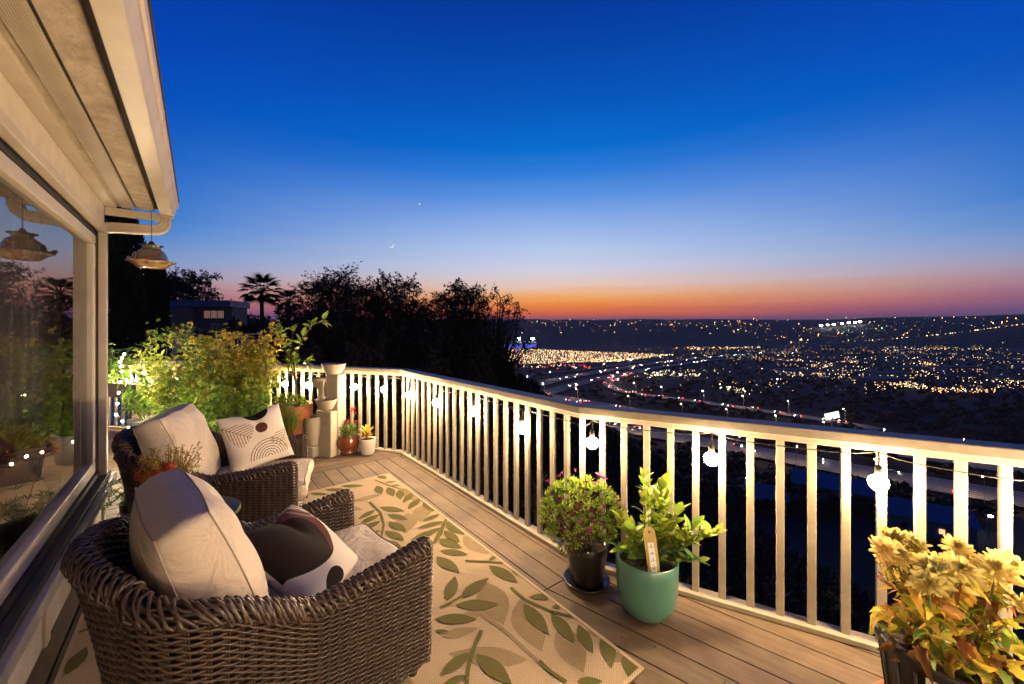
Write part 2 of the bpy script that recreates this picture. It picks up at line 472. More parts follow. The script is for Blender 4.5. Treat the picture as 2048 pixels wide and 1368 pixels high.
hb('ceiling', -7.3, -.2, .2, 4.3, 2.5, 2.66, 'room_wall')
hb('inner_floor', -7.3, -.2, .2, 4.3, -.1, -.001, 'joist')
mat('ledge_wood', (.22, .12, .06), .5, noise=(8, .3), col2=(.13, .07, .035), stretch=(.6, 8, 8))
hb('window_ledge', WX0, WX1 - .02, .202, .85, .38, .44, 'ledge_wood', bevel=.004)
# window: casing, black gap, sash, pane
win = MB()
win.box(((WX0 + WX1) / 2, -.012, WZ1 - .025), (WX1 - WX0, .05, .05))
win.box((WX1 - .028, -.012, (WZ0 + WZ1) / 2 - .0251), (.056, .05, WZ1 - WZ0 - .051))
casing = win.build('window_casing', 'trim_beige', house, bevel=.006)
gp = MB()
gp.box(((WX0 + WX1) / 2, .035, WZ1 - .066), (WX1 - WX0 - .12, .03, .03)).box((WX1 - .072, .035, (WZ0 + WZ1) / 2), (.03, .03, WZ1 - WZ0 - .11)).box(((WX0 + WX1) / 2, .028, WZ0 + .032), (WX1 - WX0 - .12, .04, .05))
gp.build('window_gasket', 'gap_black', house)
sx1 = WX1 - .09
sash = [((WX0 + .1, sx1), (WZ1 - .16, WZ1 - .085)), ((sx1 - .085, sx1), (WZ0 + .151, WZ1 - .161)), ((WX0 + .1, sx1), (WZ0 + .06, WZ0 + .15))]
for (x0, x1), (z0, z1) in sash:
    f = hb('window_sash', x0, x1, .02, .085, z0, z1, 'trim_beige', bevel=.008)
mg = bpy.data.materials.new('window_glass'); mg.use_nodes = True; t = mg.node_tree; t.nodes.clear()
ou = t.nodes.new('ShaderNodeOutputMaterial'); mx = t.nodes.new('ShaderNodeMixShader'); tr = t.nodes.new('ShaderNodeBsdfTransparent'); gl = t.nodes.new('ShaderNodeBsdfGlossy'); fr = t.nodes.new('ShaderNodeFresnel')
gl.inputs['Roughness'].default_value = 0; fr.inputs[0].default_value = 1.5; tr.inputs[0].default_value = (.86, .87, .88, 1)
m4 = t.nodes.new('ShaderNodeMath'); m4.operation = 'MULTIPLY'; m4.inputs[1].default_value = 2; m3_ = t.nodes.new('ShaderNodeMath'); m3_.operation = 'MULTIPLY_ADD'; m3_.inputs[1].default_value = 1; m3_.inputs[2].default_value = 1
md = t.nodes.new('ShaderNodeMath'); md.operation = 'DIVIDE'                     # both faces of the pane reflect
t.links.new(fr.outputs[0], m4.inputs[0]); t.links.new(fr.outputs[0], m3_.inputs[0]); t.links.new(m4.outputs[0], md.inputs[0]); t.links.new(m3_.outputs[0], md.inputs[1])
t.links.new(md.outputs[0], mx.inputs[0]); t.links.new(tr.outputs[0], mx.inputs[1]); t.links.new(gl.outputs[0], mx.inputs[2]); t.links.new(mx.outputs[0], ou.inputs[0]); MATS['window_glass'] = mg
MB().add([(WX0 + .15, .055, WZ0 + .12), (sx1 - .05, .055, WZ0 + .12), (sx1 - .05, .055, WZ1 - .12), (WX0 + .15, .055, WZ1 - .12)], [(0, 1, 2, 3)]).build('window_pane', 'window_glass', house)
mat('sill_paint', (.34, .33, .34), .5, noise=(4, .3), col2=(.28, .27, .28))
hb('window_sill', WX0 - .05, 0.0, -.075, -.002, WZ0 - .075, WZ0 - .01, 'sill_paint', bevel=.006)
hb('window_sill', WX0 - .05, -.03, -.045, .006, WZ0 - .009, WZ0 + .022, 'gap_black', bevel=.004)
for x in (-.05, -1.6, -3.2): hb('wall_trim', x - .075, x, -.016, -.002, .004, WZ0 - .08, 'trim_beige', bevel=.003)
# eave: y negative is out over the deck
SZ = 2.59
hb('soffit_trim', -7.5, .02, -.07, -.001, SZ - .02, SZ + .04, 'trim_beige', bevel=.004)
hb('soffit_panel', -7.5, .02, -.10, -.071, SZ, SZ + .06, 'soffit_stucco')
vb = MB()
for k in range(10): vb.box((-3.74, -.105 - .0075 * k, SZ - .003), (7.5, .0042, .012))
vb.box((-3.74, -.14, SZ + .02), (7.5, .078, .02))
vb.build('soffit_vent', 'trim_beige', house)
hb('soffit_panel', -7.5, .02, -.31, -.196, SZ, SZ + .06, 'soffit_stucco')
hb('soffit_gap', -7.5, .02, -.195, -.180, SZ + .015, SZ + .06, 'joist')
hb('soffit_gap', -7.5, .02, -.343, -.311, SZ + .02, SZ + .06, 'joist')
gpf = [(-.345, SZ - .035), (-.425, SZ - .035), (-.43, SZ - .015), (-.448, SZ + .03), (-.45, SZ + .055), (-.462, SZ + .06), (-.466, SZ + .10), (-.458, SZ + .105), (-.345, SZ + .105)]
g = MB(); n = len(gpf)
g.add([(x, y, z) for x in (-7.5, .03) for y, z in gpf], [(i, (i + 1) % n, n + (i + 1) % n, n + i) for i in range(n)] + [tuple(range(n)), tuple(range(2 * n - 1, n - 1, -1))])
gut = g.build('gutter', 'gutter_metal', house, bevel=.003)
MB().box((-1.9, -.4635, SZ + .08), (.05, .006, .046)).box((-.02, -.39, SZ - .039), (.07, .09, .01)).build('gutter_bracket', 'gutter_metal', gut)
hb('eave_return', -.022, .022, -.34, -.002, SZ - .085, SZ - .022, 'trim_beige', bevel=.004)
# shingles above
mat('shingle', (.06, .05, .045), .9, noise=(30, .3), col2=(.035, .03, .028))
MB().add([(-7.6, -.47, SZ + .11), (.06, -.47, SZ + .11), (.06, 4.5, SZ + 1.5), (-7.6, 4.5, SZ + 1.5), (-7.6, -.47, SZ + .135), (.06, -.47, SZ + .135), (.06, 4.5, SZ + 1.53), (-7.6, 4.5, SZ + 1.53)],
         [(3, 2, 1, 0), (4, 5, 6, 7), (0, 1, 5, 4), (1, 2, 6, 5), (2, 3, 7, 6), (3, 0, 4, 7)]).build('roof', 'shingle', house)
# downspout: rectangular elbow with ribs
def spout(path, w, d):
    m = MB(); prof = []
    for k in range(24):
        a = 2 * PI * k / 24; c, s = math.cos(a), math.sin(a)
        q = max(abs(c), abs(s)); rib = 1 - (.06 if k % 2 else 0)
        prof.append((c / q * w / 2 * rib, s / q * d / 2 * rib))
    vs = []
    for i, (p, tng) in enumerate(path):
        tng = Vector(tng).normalized(); x = Vector((1, 0, 0)); y = x.cross(tng).normalized()
        vs += [Vector(p) + x * a + y * b for a, b in prof]
    fs = [(i * 24 + k, i * 24 + (k + 1) % 24, (i + 1) * 24 + (k + 1) % 24, (i + 1) * 24 + k) for i in range(len(path) - 1) for k in range(24)]
    m.add(vs, fs); return m
pth = [((.075, -.375, SZ - .03), (0, 0, -1)), ((.075, -.375, SZ - .07), (0, 0, -1))]
for k in range(1, 9):
    a = PI / 2 * k / 8 * .97
    pth.append(((.075, -.375 + .085 * (1 - math.cos(a)), SZ - .07 - .085 * math.sin(a)), (0, math.sin(a), -math.cos(a))))
pth += [((.075, -.05, SZ - .172), (0, 1, -.1)), ((.075, .25, SZ - .215), (0, 1, -.15)), ((.075, .36, SZ - .30), (0, .5, -1)), ((.075, .37, .3), (0, 0, -1))]
spout(pth, .09, .082).build('downspout', 'gutter_metal', house)

# ================================================================== WICKER CHAIRS
mat('wicker', (.088, .054, .036), .42, noise=(45, .3), col2=(.030, .019, .014), spec=.6)
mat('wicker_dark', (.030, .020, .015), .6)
mat('linen', (.68, .58, .475), .9, noise=(160, .3), col2=(.56, .475, .38), bump=(420, .55, .002), spec=.2)
mat('seam', (.36, .30, .235), .9)
t = MATS['linen'].node_tree                      # slubby yarn and soft creases
bp = [n for n in t.nodes if n.type == 'BUMP'][0]; tcn = [n for n in t.nodes if n.type == 'TEX_COORD'][0]
nz = t.nodes.new('ShaderNodeTexNoise'); nz.inputs['Scale'].default_value = 5.5; nz.inputs['Detail'].default_value = 3; nz.inputs['Distortion'].default_value = 1.2
b2_ = t.nodes.new('ShaderNodeBump'); b2_.inputs['Strength'].default_value = .9; b2_.inputs['Distance'].default_value = .03
mp2 = t.nodes.new('ShaderNodeMapping'); mp2.inputs['Scale'].default_value = (22, 420, 22); n3 = t.nodes.new('ShaderNodeTexNoise'); n3.inputs['Scale'].default_value = 1; b3_ = t.nodes.new('ShaderNodeBump'); b3_.inputs['Strength'].default_value = .5; b3_.inputs['Distance'].default_value = .003
t.links.new(tcn.outputs['Object'], nz.inputs['Vector']); t.links.new(nz.outputs['Fac'], b2_.inputs['Height']); t.links.new(tcn.outputs['Object'], mp2.inputs[0]); t.links.new(mp2.outputs[0], n3.inputs['Vector']); t.links.new(n3.outputs['Fac'], b3_.inputs['Height'])
t.links.new(b2_.outputs[0], b3_.inputs['Normal']); t.links.new(b3_.outputs[0], bp.inputs['Normal'])
def np_mesh(name, V, F):
    me = bpy.data.meshes.new(name)
    me.vertices.add(len(V)); me.vertices.foreach_set('co', V.astype(np.float32).ravel())
    me.loops.add(F.size); me.loops.foreach_set('vertex_index', F.astype(np.int32).ravel())
    me.polygons.add(len(F)); me.polygons.foreach_set('loop_start', np.arange(0, F.size, 4, dtype=np.int32))
    me.update(calc_edges=True); me.validate()
    return me
def np_tube(C, A, B, ra, rb, n, closed):     # C,A,B (m,3); ra,rb (m,)
    m = len(C); th = np.arange(n) * 2 * PI / n
    V = C[:, None, :] + A[:, None, :] * (ra[:, None, None] * np.cos(th)[None, :, None]) + B[:, None, :] * (rb[:, None, None] * np.sin(th)[None, :, None])
    i = np.arange(m if closed else m - 1); j = (i + 1) % m; k = np.arange(n); k2 = (k + 1) % n
    F = np.stack([i[:, None] * n + k, i[:, None] * n + k2, j[:, None] * n + k2, j[:, None] * n + k], -1).reshape(-1, 4)
    return V.reshape(-1, 3), F
CA, CB, CF = .372, -.45, .42                  # half width of the arm centre line, back, front
TH = .031
RC_ = .11
def centreline():
    pts = []
    for k in range(40): pts.append((CA + .012 * math.sin(PI * k / 40), CF + (CB + RC_ - CF) * k / 40))
    for k in range(20):
        a = PI / 2 * k / 20; pts.append((CA - RC_ + RC_ * math.cos(a), CB + RC_ - RC_ * math.sin(a)))
    half = CA - RC_
    for k in range(41):
        x = half * (1 - k / 20); pts.append((x, CB - .07 * (1 - (x / half) ** 2)))
    for k in range(20):
        a = PI / 2 * (1 - k / 20); pts.append((-(CA - RC_ + RC_ * math.cos(a)), CB + RC_ - RC_ * math.sin(a)))
    for k in range(41): pts.append((-CA - .012 * math.sin(PI * k / 40), CB + RC_ + (CF - CB - RC_) * k / 40))
    return np.array(pts)
cl = centreline()
seg = np.linalg.norm(np.diff(cl, axis=0), axis=1); keep = np.r_[True, seg > 1e-6]; cl = cl[keep]
seg = np.linalg.norm(np.diff(cl, axis=0), axis=1); sarc = np.r_[0, np.cumsum(seg)]; SL = sarc[-1]
def cline(s):
    s = np.clip(s, 0, SL)
    p = np.stack([np.interp(s, sarc, cl[:, 0]), np.interp(s, sarc, cl[:, 1])], -1)
    a = np.clip(s - .012, 0, SL); b = np.clip(s + .012, 0, SL)
    t = np.stack([np.interp(b, sarc, cl[:, 0]) - np.interp(a, sarc, cl[:, 0]), np.interp(b, sarc, cl[:, 1]) - np.interp(a, sarc, cl[:, 1])], -1)
    t /= np.linalg.norm(t, axis=-1, keepdims=True)
    return p, t, np.stack([-t[..., 1], t[..., 0]], -1)       # outward normal
def chair_h(s):
    f = np.abs(s / SL * 2 - 1)                 # 1 at arm fronts, 0 at the middle of the back
    return .585 + .035 * np.clip((f - .62) / .38, 0, 1) ** 1.5 + .27 * (1 - np.clip(f / .60, 0, 1) ** 2) ** 1.1
def chair_lean(s):
    f = np.abs(s / SL * 2 - 1)
    return .015 + .10 * np.clip(1 - f / .58, 0, 1) ** .5
Z0 = .07
def wall_pt(s, o, th, tau, t3=None):
    p, t, nn = cline(s)
    z = Z0 + tau * (chair_h(s) - Z0)
    q = p + o * th + nn * (chair_lean(s) * tau ** 1.6)[..., None]
    return np.concatenate([q, z[..., None]], -1)
def chair_weave():
    S = []; O = []
    ss = np.linspace(0, SL, 400)
    p, t, nn = cline(ss)
    S += list(ss); O += list(nn)
    for k in range(1, 12):
        a = PI * k / 12; S.append(SL); O.append(nn[-1] * math.cos(a) + t[-1] * math.sin(a))
    S += list(ss[::-1]); O += list(-nn[::-1])
    for k in range(1, 12):
        a = PI * k / 12; S.append(0); O.append(-nn[0] * math.cos(a) - t[0] * math.sin(a))
    S = np.array(S); O = np.array(O)
    pc, _, _ = cline(S); C = pc + O * TH
    Cc = np.vstack([C, C[:1]]); Lk = np.r_[0, np.cumsum(np.linalg.norm(np.diff(Cc, axis=0), axis=1))]; LT = Lk[-1]
    nst = 2 * round(LT / (2 * .036)); p_ = LT / nst; q = 6
    Lq = np.arange(nst * q) * p_ / q
    Sq = np.interp(Lq, Lk, np.r_[S, S[0]]); Oq = np.stack([np.interp(Lq, Lk, np.r_[O[:, i], O[0, i]]) for i in (0, 1)], -1)
    Oq /= np.linalg.norm(Oq, axis=1, keepdims=True)
    VV, FF, off = [], [], 0
    K = 58
    O3 = np.c_[Oq, np.zeros(len(Oq))]; ZH = np.tile([0, 0, 1.], (len(Oq), 1))
    rr = np.random.RandomState(3)
    for k in range(K):
        tau = (k + .5) / K
        u = max(0, (tau - .93) / .07); th = TH * math.sqrt(max(0, 1 - u * u)) * (1 if u == 0 else .96) + .001
        B = wall_pt(Sq, Oq, th, np.full(len(Sq), tau))
        ph = PI * Lq / p_ + k * PI
        amp = .0050 * (1 + .12 * rr.randn(len(Lq)))
        B = B + O3 * (amp * np.cos(ph))[:, None]
        B[:, 2] += .0034 * np.sin(ph) + .0008 * rr.randn(len(Lq))
        sp = (chair_h(Sq) - Z0) / K
        V, F = np_tube(B, O3, ZH, np.full(len(B), .0040), sp * .47, 5, True)
        VV.append(V); FF.append(F + off); off += len(V)
    for m in range(nst):                        # upright stakes
        i = m * q; tt = np.linspace(0, .93, 9)
        C_ = wall_pt(np.full(9, Sq[i]), np.tile(Oq[i], (9, 1)), TH, tt)
        A = np.tile(np.r_[Oq[i], 0], (9, 1)); Bv = np.cross(A, [0, 0, 1.])
        for d in (-.0036, .0036):
            V, F = np_tube(C_ + Bv * d, A, Bv, np.full(9, .0034), np.full(9, .0032), 4, False)
            VV.append(V); FF.append(F + off); off += len(V)
    return np.vstack(VV), np.vstack(FF)
def chair_rim():
    VV, FF, off = [], [], 0
    n = int(SL / .0128)
    for j in range(n):
        s0 = SL * (j + .5) / n + rnd.uniform(-.003, .003); ph = np.linspace(-.35 + rnd.uniform(-.25, .15), PI + .35 + rnd.uniform(-.15, .25), 11); tw = .040 + rnd.uniform(-.012, .02) + (.022 if j % 2 else 0)
        s = np.clip(s0 + tw * (ph / PI - .5), 0, SL)
        p, t, nn = cline(s); h = chair_h(s)
        r = TH + .005 + .0055 * np.cos(ph * 5 + j * PI) + rnd.uniform(0, .002)
        q = p + nn * (np.cos(ph) * r)[:, None] + nn * chair_lean(s)[:, None]
        C_ = np.c_[q, h - .034 + np.sin(ph) * (.041 + .0045 * np.cos(ph * 5 + j * PI))]
        T = np.gradient(C_, axis=0); T /= np.linalg.norm(T, axis=1, keepdims=True)
        A = np.c_[nn * np.cos(ph)[:, None], np.sin(ph)]; A -= T * (A * T).sum(1, keepdims=True); A /= np.linalg.norm(A, axis=1, keepdims=True)
        V, F = np_tube(C_, A, np.cross(T, A), np.full(11, .0044), np.full(11, .0058), 6, False)
        VV.append(V); FF.append(F + off); off += len(V)
    return np.vstack(VV), np.vstack(FF)
weave_me = np_mesh('weave', *chair_weave())
rim_me = np_mesh('rim', *chair_rim())
def chair_core():                               # dark liner between the woven skins
    m = MB(); ss = np.linspace(0, SL, 70)
    rows = []
    for tau in np.linspace(0, .95, 8):
        for sgn in (1, -1):
            p, t, nn = cline(ss); rows.append((tau, sgn))
    vs = []; 
    for sgn in (1, -1):
        for tau in np.linspace(0, .94, 8):
            p, t, nn = cline(ss)
            for q in wall_pt(ss, nn * sgn, TH - .012, np.full(70, tau)): vs.append(tuple(q))
    fs = []
    for g_ in (0, 1):
        for i in range(7):
            for j in range(69):
                a = g_ * 560 + i * 70 + j; f = (a, a + 1, a + 71, a + 70); fs.append(f if g_ else f[::-1])
    for j in range(69): a = 7 * 70 + j; fs.append((a, a + 1, 560 + a + 1, 560 + a))
    for j in (0, 69):
        for i in range(7): a = i * 70 + j; fs.append((a, a + 70, 560 + a + 70, 560 + a))
    return m.add(vs, fs)
def cushion_mesh(w, d, h, puff, n=14, seed=1, edge=.035, sag=0):
    rr = random.Random(seed); m = MB(); idx = {}
    ph = [rr.uniform(0, 6) for _ in range(6)]
    def pt(i, j, k):                             # i,j,k in [-1,1]
        x, y, z = i, j, k
        e_ = max(abs(x), abs(y))
        X = x * w / 2 * (1 - .05 * (1 - abs(z)) * 0 - .025 * (1 - y * y)); Y = y * d / 2 * (1 - .025 * (1 - x * x))
        bul = (1 - x ** 4) * (1 - y ** 4)
        Z = z * (h / 2 - edge * .4 * (x * x * y * y)) + z * puff * (bul ** .8)
        Z += .013 * math.sin(5 * x + ph[0] + 3 * y) * math.sin(4 * y + ph[1]) * bul
        # round the gusset outwards
        g_ = 1 - z * z
        if abs(x) > .999: X += math.copysign(.022 * g_, x)
        if abs(y) > .999: Y += math.copysign(.022 * g_, y)
        X += .004 * math.sin(7 * y + ph[2]) ; Y += .004 * math.sin(7 * x + ph[3])
        Z -= sag * (1 - x * x) * (1 if y > .3 else .5)
        return (X, Y, Z)
    def vid(i, j, k):
        key = (round(i, 4), round(j, 4), round(k, 4))
        if key not in idx:
            idx[key] = len(m.v); m.v.append(pt(i, j, k)); m.c.append((1, 1, 1))
        return idx[key]
    g_ = [-1 + 2 * t / n for t in range(n + 1)]; zz = [-1, -.85, -.4, 0, .4, .85, 1]
    for a in range(n):
        for b in range(n):
            m.f.append((vid(g_[a], g_[b], 1), vid(g_[a + 1], g_[b], 1), vid(g_[a + 1], g_[b + 1], 1), vid(g_[a], g_[b + 1], 1)))
            m.f.append((vid(g_[a], g_[b + 1], -1), vid(g_[a + 1], g_[b + 1], -1), vid(g_[a + 1], g_[b], -1), vid(g_[a], g_[b], -1)))
    for a in range(n):
        for b in range(6):
            for s_ in (-1, 1):
                f = (vid(g_[a], s_, zz[b]), vid(g_[a + 1], s_, zz[b]), vid(g_[a + 1], s_, zz[b + 1]), vid(g_[a], s_, zz[b + 1]))
                m.f.append(f if s_ < 0 else f[::-1])
                f = (vid(s_, g_[a], zz[b]), vid(s_, g_[a + 1], zz[b]), vid(s_, g_[a + 1], zz[b + 1]), vid(s_, g_[a], zz[b + 1]))
                m.f.append(f[::-1] if s_ < 0 else f)
    pipe = []
    for z in (-1, 1):
        ring = [pt(t, -1, z) for t in g_[:-1]] + [pt(1, t, z) for t in g_[:-1]] + [pt(-t, 1, z) for t in g_[:-1]] + [pt(-1, -t, z) for t in g_[:-1]]
        pipe.append([(x * 1.002, y * 1.002, q * .985) for x, y, q in ring])
    return m, pipe
cores = None
def make_chair(loc, F, label, backlean, backx):
    rz = math.atan2(F[1], F[0]) - PI / 2
    c = thing('wicker_armchair', label, 'armchair', loc, rz)
    global cores
    mkobj('woven_shell', weave_me, 'wicker', c, True, kind='stuff')
    mkobj('woven_rim', rim_me, 'wicker', c, True, kind='stuff')
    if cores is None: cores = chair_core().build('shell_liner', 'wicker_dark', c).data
    else: mkobj('shell_liner', cores, 'wicker_dark', c)
    for x in (-.35, .35):
        for y in (-.36, .38): MB().lathe([(0, .012), (.02, .012), (.022, .075), (0, .075)], 10, (x, y, 0)).build('foot', 'wicker_dark', c)
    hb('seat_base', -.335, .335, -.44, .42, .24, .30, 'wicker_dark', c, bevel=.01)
    fr_ = MB()
    for k in range(19): fr_.tube([(-.335 + .67 * t / 40, .432 + .005 * math.cos(PI * t / 2 + k * PI), .075 + k * .0124) for t in range(41)], .0058, 5)
    fr_.build('front_skirt', 'wicker', c, True, kind='stuff')
    m, pipe = cushion_mesh(.66, .78, .13, .018, seed=4, sag=.01)
    sc_ = m.build('seat_cushion', 'linen', c, True, loc=(0, .10, .375), subsurf=1)
    for q in pipe: MB().tube(q, .0028, 5, closed=True).build('piping', 'seam', sc_, True)
    m, pipe = cushion_mesh(.61, .58, .17, .060, seed=9)
    bc = m.build('back_cushion', 'linen', c, True, loc=(backx, -.325, .675), rot=(R(90 - backlean), 0, R(0)), subsurf=1)
    for q in pipe: MB().tube(q, .0028, 5, closed=True).build('piping', 'seam', bc, True)
    return c
near = make_chair((-.962, 1.758, .012), (.68, .733), 'brown wicker armchair whose pillow is mostly dark plum', -19, .0)
far = make_chair((-2.085, 3.02, .012), (.92, .38), 'brown wicker armchair whose white pillow shows a ringed half circle', -19, .0)

# throw pillows, print carried as vertex colour of the cloth
mat('pillow_print', attr=True, rough=.9, spec=.15, bump=(500, .35, .0015))
WHT, PLUM, DK, TAN, BRN = (.70, .63, .56), (.085, .026, .028), (.011, .006, .007), (.30, .22, .14), (.09, .06, .045)
def frond(u, v, x0, y0, ang, L):
    dx, dy = u - x0, v - y0; c, s = math.cos(ang), math.sin(ang)
    a, b = dx * c + dy * s, -dx * s + dy * c
    if a < 0 or a > L: return False
    if abs(b) < .012: return True
    k = a - abs(b) * .9                        # leaflets sweep forward
    lim = .42 * math.sin(PI * min(1, max(0, k / L)) ** .7) if 0 < k < L else 0
    return abs(b) < lim and (k * 9) % 1 < .42
def print_far(u, v):
    c = WHT
    if math.hypot(u - .12, v - 1.02) < .42 and v > .5: c = DK
    if math.hypot(u - .12, v - .28) < .185: c = PLUM
    r = math.hypot(u - .18, v + .78)
    if r < .62 and v > -.78 and (r / .0886) % 1 > .72: c = BRN
    if frond(u, v, -1.0, .62, R(-38), .95) or frond(u, v, 1.0, .1, R(-125), .75): c = TAN
    return c
def print_near(u, v):
    c = WHT
    if math.hypot((u + .25) / 1.15, v - .35) < .86: c = DK if u < .1 else PLUM
    if math.hypot((u + .25) / 1.05, v - .2) < .66: c = DK
    r = math.hypot(u - 1.0, v - .95)
    if r < .75 and (r / .15) % 1 < .5 and r > .15: c = (.22, .13, .12)
    if math.hypot(u + .3, v + 1.0) < .34: c = DK
    return c
def pillow(name, label, loc, mtx, fn, size=.46, seed=2):
    n = 190; rr = random.Random(seed); m = MB(); h = size / 2; ph = [rr.uniform(0, 6) for _ in range(5)]
    for side in (1, -1):
        for a in range(n + 1):
            for b in range(n + 1):
                u, v = -1 + 2 * a / n, -1 + 2 * b / n
                prof = max(0, (1 - u * u) * (1 - v * v)) ** .42
                pin = 1 - .07 * (1 - u * u) * (abs(v) ** 3) ; pin2 = 1 - .07 * (1 - v * v) * (abs(u) ** 3)
                z = side * .085 * prof + .012 * math.sin(3.3 * u + ph[0] + 2 * v) * prof * side + .010 * math.sin(7 * (u * .6 + v) + ph[1]) * prof * (abs(u * v))
                if side > 0: z -= .035 * math.exp(-((u - .05) / .13) ** 2) * max(0, v) ** 1.2 * prof
                m.v.append((u * h * pin2, v * h * pin - .03 * max(0, v) ** 3 * math.exp(-(u / .35) ** 2), z)); m.c.append(fn(u, v) if side > 0 else WHT)
    N = (n + 1) ** 2
    for a in range(n):
        for b in range(n):
            i = a * (n + 1) + b
            m.f.append((i, i + n + 1, i + n + 2, i + 1)); m.f.append((N + i + 1, N + i + n + 2, N + i + n + 1, N + i))
    o = m.build(name, 'pillow_print', smooth=True)
    o.matrix_world = Matrix.Translation(loc) @ mtx
    return tag(o, label, 'pillow')
def facing(nrm, roll=0):                        # pillow matrix: +z of the pillow looks along nrm, +y is up
    z = Vector(nrm).normalized(); x = Vector((0, 0, 1)).cross(z).normalized(); y = z.cross(x)
    return Matrix((x, y, z)).transposed().to_4x4() @ Matrix.Rotation(roll, 4, 'Z')
pillow('throw_pillow', 'white throw pillow printed with palm fronds and a ringed half circle', Vector((-2.08, 3.26, .68)), facing((.72, -.62, .38), R(8)), print_far)
pillow('throw_pillow', 'crumpled throw pillow printed with big dark plum shapes', Vector((-.93, 1.77, .58)), facing((.62, .10, .85), R(-12)), print_near, .46, 5)

# small round table between the chairs
tbl = thing('side_table', 'small dark round side table between the wicker armchairs', 'table', (-1.76, 2.18, .012))
MB().lathe([(0, .525), (.225, .525), (.235, .532), (.235, .548), (.228, .555), (0, .555)], 36).build('table_top', 'dark_metal', tbl, True)
for k in range(3):
    a = 2.1 * k + .4; MB().tube([(.17 * math.cos(a), .17 * math.sin(a), .526), (.10 * math.cos(a), .10 * math.sin(a), .22), (.19 * math.cos(a), .19 * math.sin(a), .005)], .009, 8).build('leg', 'dark_metal', tbl, True)

# ================================================================== RUG
mr = mat('rug_weave', (.52, .42, .30), .95, noise=(2.5, .3), col2=(.44, .35, .245), spec=.1)
t = mr.node_tree; b = t.nodes['Principled BSDF']
co = t.nodes.new('ShaderNodeTexCoord'); br = t.nodes.new('ShaderNodeTexBrick'); br.inputs['Scale'].default_value = 1; br.inputs['Brick Width'].default_value = .013; br.inputs['Row Height'].default_value = .0085
br.inputs['Mortar Size'].default_value = .0016; br.inputs['Mortar Smooth'].default_value = .6; br.inputs['Color1'].default_value = (1, 1, 1, 1); br.inputs['Color2'].default_value = (.93, .90, .86, 1); br.inputs['Mortar'].default_value = (.50, .42, .36, 1)
t.links.new(co.outputs['Object'], br.inputs[0])
old = b.inputs['Base Color'].links[0].from_socket; mm = t.nodes.new('ShaderNodeMix'); mm.data_type = 'RGBA'; mm.blend_type = 'MULTIPLY'; mm.inputs[0].default_value = .85
t.links.new(old, mm.inputs[6]); t.links.new(br.outputs[0], mm.inputs[7]); t.links.new(mm.outputs[2], b.inputs['Base Color'])
bp = t.nodes.new('ShaderNodeBump'); bp.inputs['Strength'].default_value = .5; bp.inputs['Distance'].default_value = .003
t.links.new(br.outputs['Fac'], bp.inputs['Height']); bp.invert = True; t.links.new(bp.outputs[0], b.inputs['Normal'])
def clone_rug(name, c1, c2):
    m2 = mr.copy(); m2.name = name
    for n in m2.node_tree.nodes:
        if n.type == 'VALTORGB': n.color_ramp.elements[0].color = (*c1, 1); n.color_ramp.elements[1].color = (*c2, 1)
    MATS[name] = m2
clone_rug('rug_green', (.155, .150, .055), (.115, .115, .045)); clone_rug('rug_tan', (.285, .225, .14), (.33, .265, .17)); clone_rug('rug_edge', (.58, .48, .36), (.52, .42, .31))
RU0, RU1, RN0, RN1 = 1.07, 4.21, -.50, 1.62
rorg = P(RU0, RN0); rug = tag(MB().prism([(0, 0), (RU1 - RU0, 0), (RU1 - RU0, -(RN1 - RN0)), (0, -(RN1 - RN0))][::-1], .0015, .008).build('outdoor_rug', 'rug_weave', loc=rorg, rot=(0, 0, UANG)),
    'cream woven outdoor rug printed with olive green leaf sprigs', 'rug')
def to_rug(p):
    d = Vector((p.x, p.y, 0)) - Vector((rorg.x, rorg.y, 0)); return Vector((d.x * UX + d.y * UY, -(d.x * NX + d.y * NY)))
L_, W_ = RU1 - RU0, RN1 - RN0
bind = MB()
for x0, x1, y0, y1 in ((0, L_, -.018, 0), (0, L_, -W_, -W_ + .018), (0, .018, -W_ + .0181, -.0181), (L_ - .018, L_, -W_ + .0181, -.0181)): bind.box(((x0 + x1) / 2, (y0 + y1) / 2, .0062), (x1 - x0, y1 - y0, .0095))
bind.build('binding', 'rug_edge', rug)
def rclip(poly):
    for nx, ny, d in ((1, 0, L_ - .02), (-1, 0, -.02), (0, 1, -.02), (0, -1, W_ - .02)):
        poly = clip(poly, nx, ny, d)
        if len(poly) < 3: return None
    return poly
ZC = [0]
